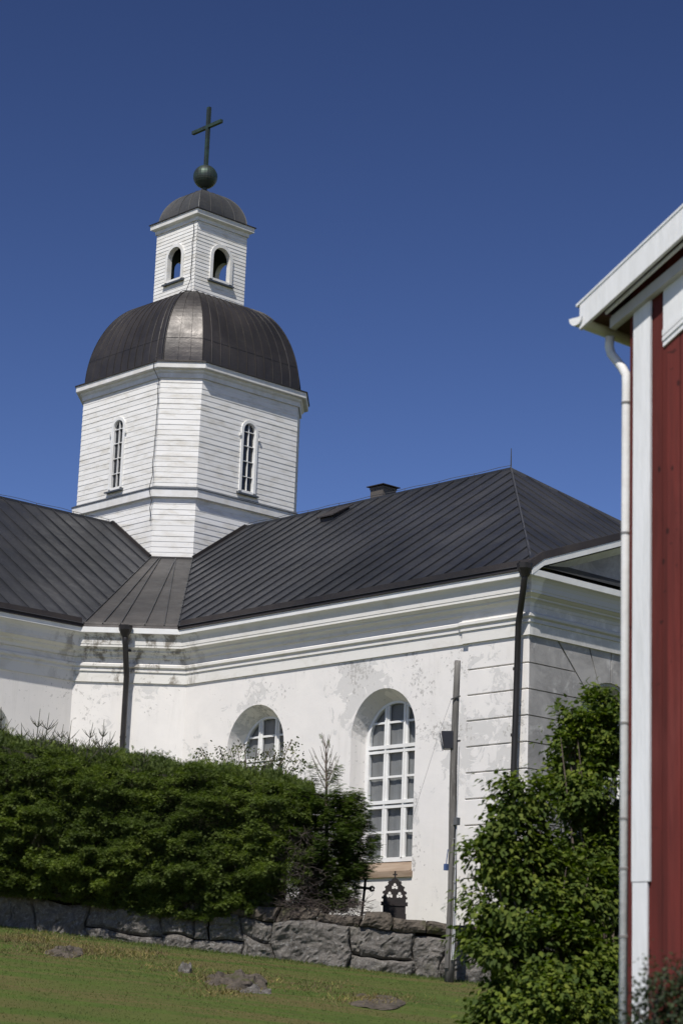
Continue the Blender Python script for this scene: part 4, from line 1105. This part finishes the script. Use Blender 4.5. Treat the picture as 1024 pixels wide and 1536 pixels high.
# ------------------------------------------------------------------ wooden pole with floodlight
pb = at(673, 1476, 35.6); pt_ = at(685, 991, 35.6)
pole = thing('wooden_pole', tuple(pb), 'weathered grey wooden pole with a black floodlight, in front of the stone wall', 'pole')
pm = MB(); pts = []; rs_ = []
for i in range(13):
    f_ = i/12; pts.append(pb+(pt_-pb)*f_+rt0*(.015*math.sin(f_*7))); rs_.append(.082-.030*f_)
pm.tube(pts, rs_, 9); pm.build('post', POLE, pole, True)
pp = MB(); a = at(669,1452,35.52); b_ = at(678.3,1236,35.52); pp.bar(a, b_, .05, .06); pp.build('splice_board', POLE, pole)
cb = MB(); c0 = at(688.5,1120,35.5); c1 = at(684.5,1234,35.5); c2 = at(680,1380,35.5); c3 = at(676.5,1440,35.5)
cb.tube([c0,c1,c2,c3], .010, 6); cb.tube([at(683,1370,35.48), at(679,1440,35.48)], .014, 6); cb.build('cable', simple('grey_cable', (.45,.45,.45), rough=.6), pole)
jb = MB(); q = at(684.5,1232,35.48); jb.box(q-np.array([.04,.04,.06]), q+np.array([.04,.04,.06])); jb.build('junction_box', simple('grey_plastic', (.12,.12,.12), rough=.5), pole)
CLIP = simple('zinc_clip', (.3,.3,.3), rough=.5)
for y in (1258,1278,1300,1322,1343,1362): cl = MB(); a = at(676,y,35.47); b_ = at(682,y,35.47); cl.bar(at(679,y,35.47), b_, .009, .009); cl.build('cable_clip', CLIP, pole)
bl_ = MB(); q = at(668.5,1300,35.5); bl_.tube([at(671.5,1274,35.5), at(669.5,1290,35.5), q], .008, 5); bl_.box(q-np.array([.028,.028,.06]), q+np.array([.028,.028,.045])); bl_.build('socket', simple('blue_plastic', (.06,.10,.22), rough=.5), pole)
wi = MB(); wi.tube([at(677,1047,35.55), at(655,1110,36.2), at(622,1215,37.5), at(612,1250,38.0)], .0025, 4, cap=False); wi.build('guy_wire', simple('guy_wire_grey', (.42,.42,.42), rough=.6), pole)
st = MB(); st.bar(at(676,1049,35.53), at(690,1044,35.53), .02, .02); st.build('clamp', WIRE, pole)
fl_ = MB()
fp = [at(661,1099,35.75), at(678,1099,35.75), at(678,1125,35.75), at(665,1125,35.75)]; bk = [p-FH*.22 for p in fp]
fp2 = [p for p in fp]
fl_.hexa([fp[3],fp[2],fp[1],fp[0],bk[3],bk[2],bk[1],bk[0]]); fl_.bar(at(676,1113,35.6), at(690,1111,35.6), .03, .03)
fo = fl_.build('floodlight', simple('black_housing', (.018,.018,.02), rough=.4), pole)
vi = MB(); vi.bar(at(658.5,1100.5,35.66), at(664,1125.5,35.66), .24, .012, up=tuple(rt0)); vi.build('lamp_glass', DARKGLASS, fo)

# ------------------------------------------------------------------ iron grave markers
gb = at(590, 1392, 38.2); gb[2] = -8.95
gm = MB()
def gp(s, z, d=0): return tuple(np.array([gb[0], gb[1], gb[2]+z]) + rt0*s - FH*d)
def gbar(a, b_, w=.03): gm.bar(gp(*a), gp(*b_), w, .025, up=tuple(FH))
def marker_solid(x, z):
    ax = abs(x)
    if z < .42: return ax < .215-.03*z
    if z < .46: return ax < .225
    hw = .205*math.cos(min(1.0, max(0, (z-.46)/.46))**1.25*math.pi/2)**.8 if z < .92 else 0
    crock = .028 if (z*100) % 9 < 4 else 0
    if z > .90: return ax < .018 or (.95 < z < .98 and ax < .035)
    if ax > hw+crock: return False
    if ax > hw-.035: return True
    for (cx_, cz_) in ((-.085,.60),(.085,.60),(0,.75)):
        for (ox, oz) in ((0,.032),(-.028,-.012),(.028,-.012)):
            if (x-cx_-ox)**2+(z-cz_-oz)**2 < .026**2: return False
    return True
cs_ = .0125
for i in range(-20, 20):
    for j in range(0, 82):
        x_, z_ = (i+.5)*cs_, (j+.5)*cs_
        if marker_solid(x_, z_): gm.hexa([gp(i*cs_,j*cs_,-.012),gp((i+1)*cs_,j*cs_,-.012),gp((i+1)*cs_,j*cs_,.012),gp(i*cs_,j*cs_,.012),gp(i*cs_,(j+1)*cs_,-.012),gp((i+1)*cs_,(j+1)*cs_,-.012),gp((i+1)*cs_,(j+1)*cs_,.012),gp(i*cs_,(j+1)*cs_,.012)])
gm.hexa([gp(-.235,.42,-.03),gp(.235,.42,-.03),gp(.235,.42,.03),gp(-.235,.42,.03),gp(-.235,.455,-.03),gp(.235,.455,-.03),gp(.235,.455,.03),gp(-.235,.455,.03)])
g_o = mk('iron_grave_marker', gm.v, gm.f, IRON, None, False, None, tuple(gb)); tag(g_o, 'dark cast-iron grave marker with a pointed openwork top behind the stone wall', 'grave marker')
gb = at(541, 1392, 37.9); gb[2] = -8.85; gm = MB()
gbar((0,0),(.045,.62),.045)
gbar((-.12,.60),(.17,.58),.045); gbar((.045,.55),(.05,.76),.045)
for c in ((-.13,.60),(.17,.58),(.05,.77)):
    for a in range(6): q0 = (c[0]+.04*math.cos(a), c[1]+.04*math.sin(a)); q1 = (c[0]+.04*math.cos(a+1.05), c[1]+.04*math.sin(a+1.05)); gbar(q0, q1, .035)
g_o = mk('iron_grave_cross', gm.v, gm.f, IRON, None, False, None, tuple(gb)); tag(g_o, 'small leaning iron grave cross half hidden by spruce branches', 'grave cross')

# ------------------------------------------------------------------ rocks in the lawn
def rock(px, py, wpx, hpx, label, seed, mat):
    D = None
    for D_i in np.arange(22, 37, .1):      # where the sight line meets the lawn
        q = at(px, py, D_i); s = (q-CAM) @ rt0
        if q[2] <= lawn_z(s, D_i)+.01: D = D_i; break
    D = D or 34; q = at(px, py, D); s = (q-CAM) @ rt0; q[2] = lawn_z(s, D)
    w = wpx/FPX*D/2; h = hpx/FPX*D; mb = MB(); nu, nv = 44, 14
    for j in range(nv+1):
        ph = j/nv*math.pi/2
        for i in range(nu):
            a = 2*math.pi*i/nu; r = math.cos(ph); p = (math.cos(a)*r, math.sin(a)*r, math.sin(ph))
            k = 1+.30*nz(p, 1.6, seed)
            bump_ = .62+.75*nz((p[0]*2.2, p[1]*2.2, seed), 1, 3)+.30*nz((p[0]*6, p[1]*6, seed), 1, 4)+.12*nz((p[0]*14, p[1]*14, seed), 1, 5)
            mb.v.append(tuple(q + rt0*w*p[0]*k + FH*w*(1.2 if wpx < 30 else 2.6)*p[1]*k + np.array([0,0,h*1.5*p[2]**.7*max(bump_, .02)-.03+.1*w*(1.2 if wpx < 30 else 2.6)*p[1]*k])))
    for j in range(nv):
        for i in range(nu): a = j*nu+i; b_ = j*nu+(i+1) % nu; mb.f.append((a, b_, b_+nu, a+nu)); mb.m.append(0)
    o = mk('rock', mb.v, mb.f, mat, None, False, None, tuple(q)); tag(o, label, 'rock', 'rocks in the lawn')
rock(278, 1458, 22, 12, 'small round grey stone in the grass below the hedge', 1, GRANITE)
rock(352, 1474, 95, 13, 'flat brownish rock outcrop in the lawn, widest of them', 2, MOSS)
rock(375, 1484, 60, 6, 'low pale grey rock slab at the front edge of the outcrop', 3, GRANITE)
rock(95, 1428, 60, 9, 'low brown mossy rock near the left end of the wall', 4, MOSS)
rock(555, 1500, 90, 5, 'barely showing flat brown rock in the lawn left of the pole foot', 5, MOSS)

# ------------------------------------------------------------------ red house
HD = 15.0
hc = on(951, 1000, 1, at(951, 1000, HD)[1])
XH, YH = hc[0], hc[1]; GZ = -12.1
house = thing('red_house', (XH, YH, GZ), 'red timber house corner with white boards, gutter and downpipe', 'house')
def hp(px, py, dy=0.0): p = on(px, py, 1, YH+dy); return p     # point on a plane parallel to the gable wall
# gable wall: separate boards with joints
top_at = lambda x: hp(978, 452)[2] + (x-hp(978, 452)[0])*.40
hw_ = MB(); x = XH-.048; zb0 = GZ-.2; RB = random.Random(2)
while x < XH+7:
    w = RB.uniform(.13,.17); zt_ = top_at(x)+.35; j = RB.uniform(0,.006)
    hw_.box((x, YH+.0-j, zb0), (x+w-.006, YH+.05, zt_)); x += w
hw_.box((XH-.048, YH+.012, zb0), (XH+7, YH+.2, top_at(XH)+.2))
# side wall going back
y = YH+.05
while y < YH+9:
    hw_.box((XH-.048, y, zb0), (XH+.1, y+.148, top_at(XH)+.25)); y += .15
hw_.build('wall', REDWOOD, house)
# corner boards: upper piece a little wider than the lower
x0u, x1u = hp(949.2, 700)[0], hp(980.0, 700)[0]
zj = hp(958, 1323)[2]
cbm = MB(); cbm.box((XH, YH-.028, zj), (hp(977.3,900)[0], YH-.006, top_at(XH)+.10)); cbm.build('corner_board', HWHITE, house)
cbm = MB(); cbm.box((XH+.006, YH-.024, zb0), (hp(973,1420)[0], YH-.006, zj-.004)); cbm.build('corner_board', HWHITE, house)
# roof edge: barge board standing in front of the wall
OVY = -.20
a_t = on(868, 457, 1, YH+OVY); b_t = on(1024, 309.7, 1, YH+OVY)
a_b = on(875, 490, 1, YH+OVY); b_b = on(1024, 354, 1, YH+OVY)
slT = (b_t[2]-a_t[2])/(b_t[0]-a_t[0]); slB = (b_b[2]-a_b[2])/(b_b[0]-a_b[0]); sl = slT
XR = XH+4.0
def zT(x): return a_t[2]+slT*(x-a_t[0])
def zB(x): return a_b[2]+slB*(x-a_b[0])
xl = on(870, 480, 1, YH+OVY)[0]
bg_ = MB(); y0, y1 = YH+OVY-.012, YH+OVY+.02
bg_.hexa([(xl,y0,zB(xl)),(XR,y0,zB(XR)),(XR,y1,zB(XR)),(xl,y1,zB(xl)),(xl,y0,zT(xl)),(XR,y0,zT(XR)),(XR,y1,zT(XR)),(xl,y1,zT(xl))])
# folded top edge
bg_.hexa([(xl-.03,y0-.008,zT(xl-.03)-.012),(XR,y0-.008,zT(XR)-.012),(XR,y1+.05,zT(XR)-.012),(xl-.03,y1+.05,zT(xl-.03)-.012),(xl-.03,y0-.008,zT(xl-.03)+.006),(XR,y0-.008,zT(XR)+.006),(XR,y1+.05,zT(XR)+.006),(xl-.03,y1+.05,zT(xl-.03)+.006)])
bg_.build('bargeboard', HWHITE, house)
# thin moulding, soffit boards between barge board and wall
sf = MB()
def strip(pxa, pya, pxb, pyb, dy0, dy1, th, mb):
    a = on(pxa, pya, 1, YH+dy0); b_ = on(pxb, pyb, 1, YH+dy0); k = (b_[2]-a[2])/(b_[0]-a[0]); xr = XR; zr = a[2]+k*(xr-a[0])
    mb.hexa([(a[0],YH+dy0,a[2]-th),(xr,YH+dy0,zr-th),(xr,YH+dy1,zr-th),(a[0],YH+dy1,a[2]-th),(a[0],YH+dy0,a[2]),(xr,YH+dy0,zr),(xr,YH+dy1,zr),(a[0],YH+dy1,a[2])])
mo = MB(); strip(906, 468, 1024, 362, -.145, -.125, .02, mo); mo.build('rake_moulding', HWHITE, house)
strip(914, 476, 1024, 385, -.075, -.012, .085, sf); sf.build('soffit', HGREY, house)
# dark boarding under the roof sheet
ud = MB(); xl2 = xl+.02
ud.box((xl2+.0, YH+OVY+.03, zT(xl2)-.135), (xl2+.17, YH-.02, zT(xl2)-.112))
ud.box((xl2+.02, YH-.015, zT(xl2)-.135), (XH+.02, YH+9, zT(xl2)-.115))
ud.hexa([(xl2,YH+OVY+.03,zT(xl2)-.10),(XR,YH+OVY+.03,zT(XR)-.10),(XR,YH+9,zT(XR)-.10),(xl2,YH+9,zT(xl2)-.10),(xl2,YH+OVY+.03,zT(xl2)-.04),(XR,YH+OVY+.03,zT(XR)-.04),(XR,YH+9,zT(XR)-.04),(xl2,YH+9,zT(xl2)-.04)])
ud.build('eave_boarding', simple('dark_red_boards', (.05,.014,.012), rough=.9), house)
rh = MB(); xl3 = xl-.02
rh.hexa([(xl3,YH+OVY+.0,zT(xl3)-.02),(XR,YH+OVY+.0,zT(XR)-.02),(XR,YH+9,zT(XR)-.02),(xl3,YH+9,zT(xl3)-.02),(xl3,YH+OVY+.0,zT(xl3)-.008),(XR,YH+OVY+.0,zT(XR)-.008),(XR,YH+9,zT(XR)-.008),(xl3,YH+9,zT(xl3)-.008)])
# far slope and ridge so the house is whole
XF = XR+(XR-xl3); zf = zT(xl3)
rh.hexa([(XR,YH+OVY,zT(XR)-.02),(XF,YH+OVY,zf-.02),(XF,YH+9,zf-.02),(XR,YH+9,zT(XR)-.02),(XR,YH+OVY,zT(XR)),(XF,YH+OVY,zf),(XF,YH+9,zf),(XR,YH+9,zT(XR))])
rh.build('roof', ROOFEDGE, house)
# frieze board along the rake, with stepped lower moulding
fz = MB()
xa = on(993.5, 470, 1, YH-.02)[0]
pA = on(993.5, 494, 1, YH-.03); pB = on(1024, 466, 1, YH-.03); kf = (pB[2]-pA[2])/(pB[0]-pA[0])
def zf_(x, o=0): return pA[2]+kf*(x-pA[0])+o
def rband(o0, o1, d0, d1, m=0):
    fz.hexa([(xa,YH-d1,zf_(xa,o0)),(XR,YH-d1,zf_(XR,o0)),(XR,YH-d0,zf_(XR,o0)),(xa,YH-d0,zf_(xa,o0)),(xa,YH-d1,zf_(xa,o1)),(XR,YH-d1,zf_(XR,o1)),(XR,YH-d0,zf_(XR,o1)),(xa,YH-d0,zf_(xa,o1))], m)
rband(.0, .33, .004, .018); rband(-.045, .0, .004, .030); rband(-.085, -.055, .004, .030); rband(-.125, -.085, .004, .020)
fz.build('frieze_board', HWHITE, house)
# gutter along the side eave and the bent downpipe
gz = on(878, 492, 1, YH+OVY)
gu = MB(); gx_, gy0 = on(866, 486, 1, YH+OVY)[0], YH+OVY-.03; gzz = on(866, 478, 1, YH+OVY)[2]
K = 9; R_ = .062
for side_, rr_ in ((0, R_), (1, R_-.006)):
    for k in range(K):
        a0, a1 = math.pi+math.pi*k/K, math.pi+math.pi*(k+1)/K
        p = [(gx_+rr_*math.cos(a0), gy0, gzz+rr_*math.sin(a0)), (gx_+rr_*math.cos(a1), gy0, gzz+rr_*math.sin(a1)), (gx_+rr_*math.cos(a1), YH+9, gzz+rr_*math.sin(a1)), (gx_+rr_*math.cos(a0), YH+9, gzz+rr_*math.sin(a0))]
        gu.quad(*(p if side_ == 0 else p[::-1]))
gu.poly([(gx_+R_*math.cos(math.pi+math.pi*k/K), gy0, gzz+R_*math.sin(math.pi+math.pi*k/K)) for k in range(K+1)])
gu.build('gutter', PIPEW, house, True)
PYd = .07
y_p = YH+PYd
pts = [on(914,505,1,y_p), on(913,520,1,y_p), on(916,531,1,y_p), on(932,551,1,y_p), on(938,562,1,y_p), on(938.8,575,1,y_p)]
lo = on(930,1560,1,y_p); xx = pts[-1][0]; pts.append(np.array([xx, y_p, pts[-1][2]-1.2])); pts.append(np.array([xx, y_p, -11.9]))
dp = MB(); dp.tube(pts, .034, 12); dpo = dp.build('downpipe', PIPEW, house, True)
for py in (605, 800, 1085, 1228, 1303, 1405):
    z = on(938, py, 1, y_p)[2]; b_ = MB(); b_.tube([(xx,y_p,z-.008),(xx,y_p,z+.008)], .038, 12); b_.bar((xx+.03,y_p,z), (XH+.02,y_p,z), .012, .014); b_.build('bracket', simple('bracket_grey', (.2,.19,.18), rough=.6), dpo)
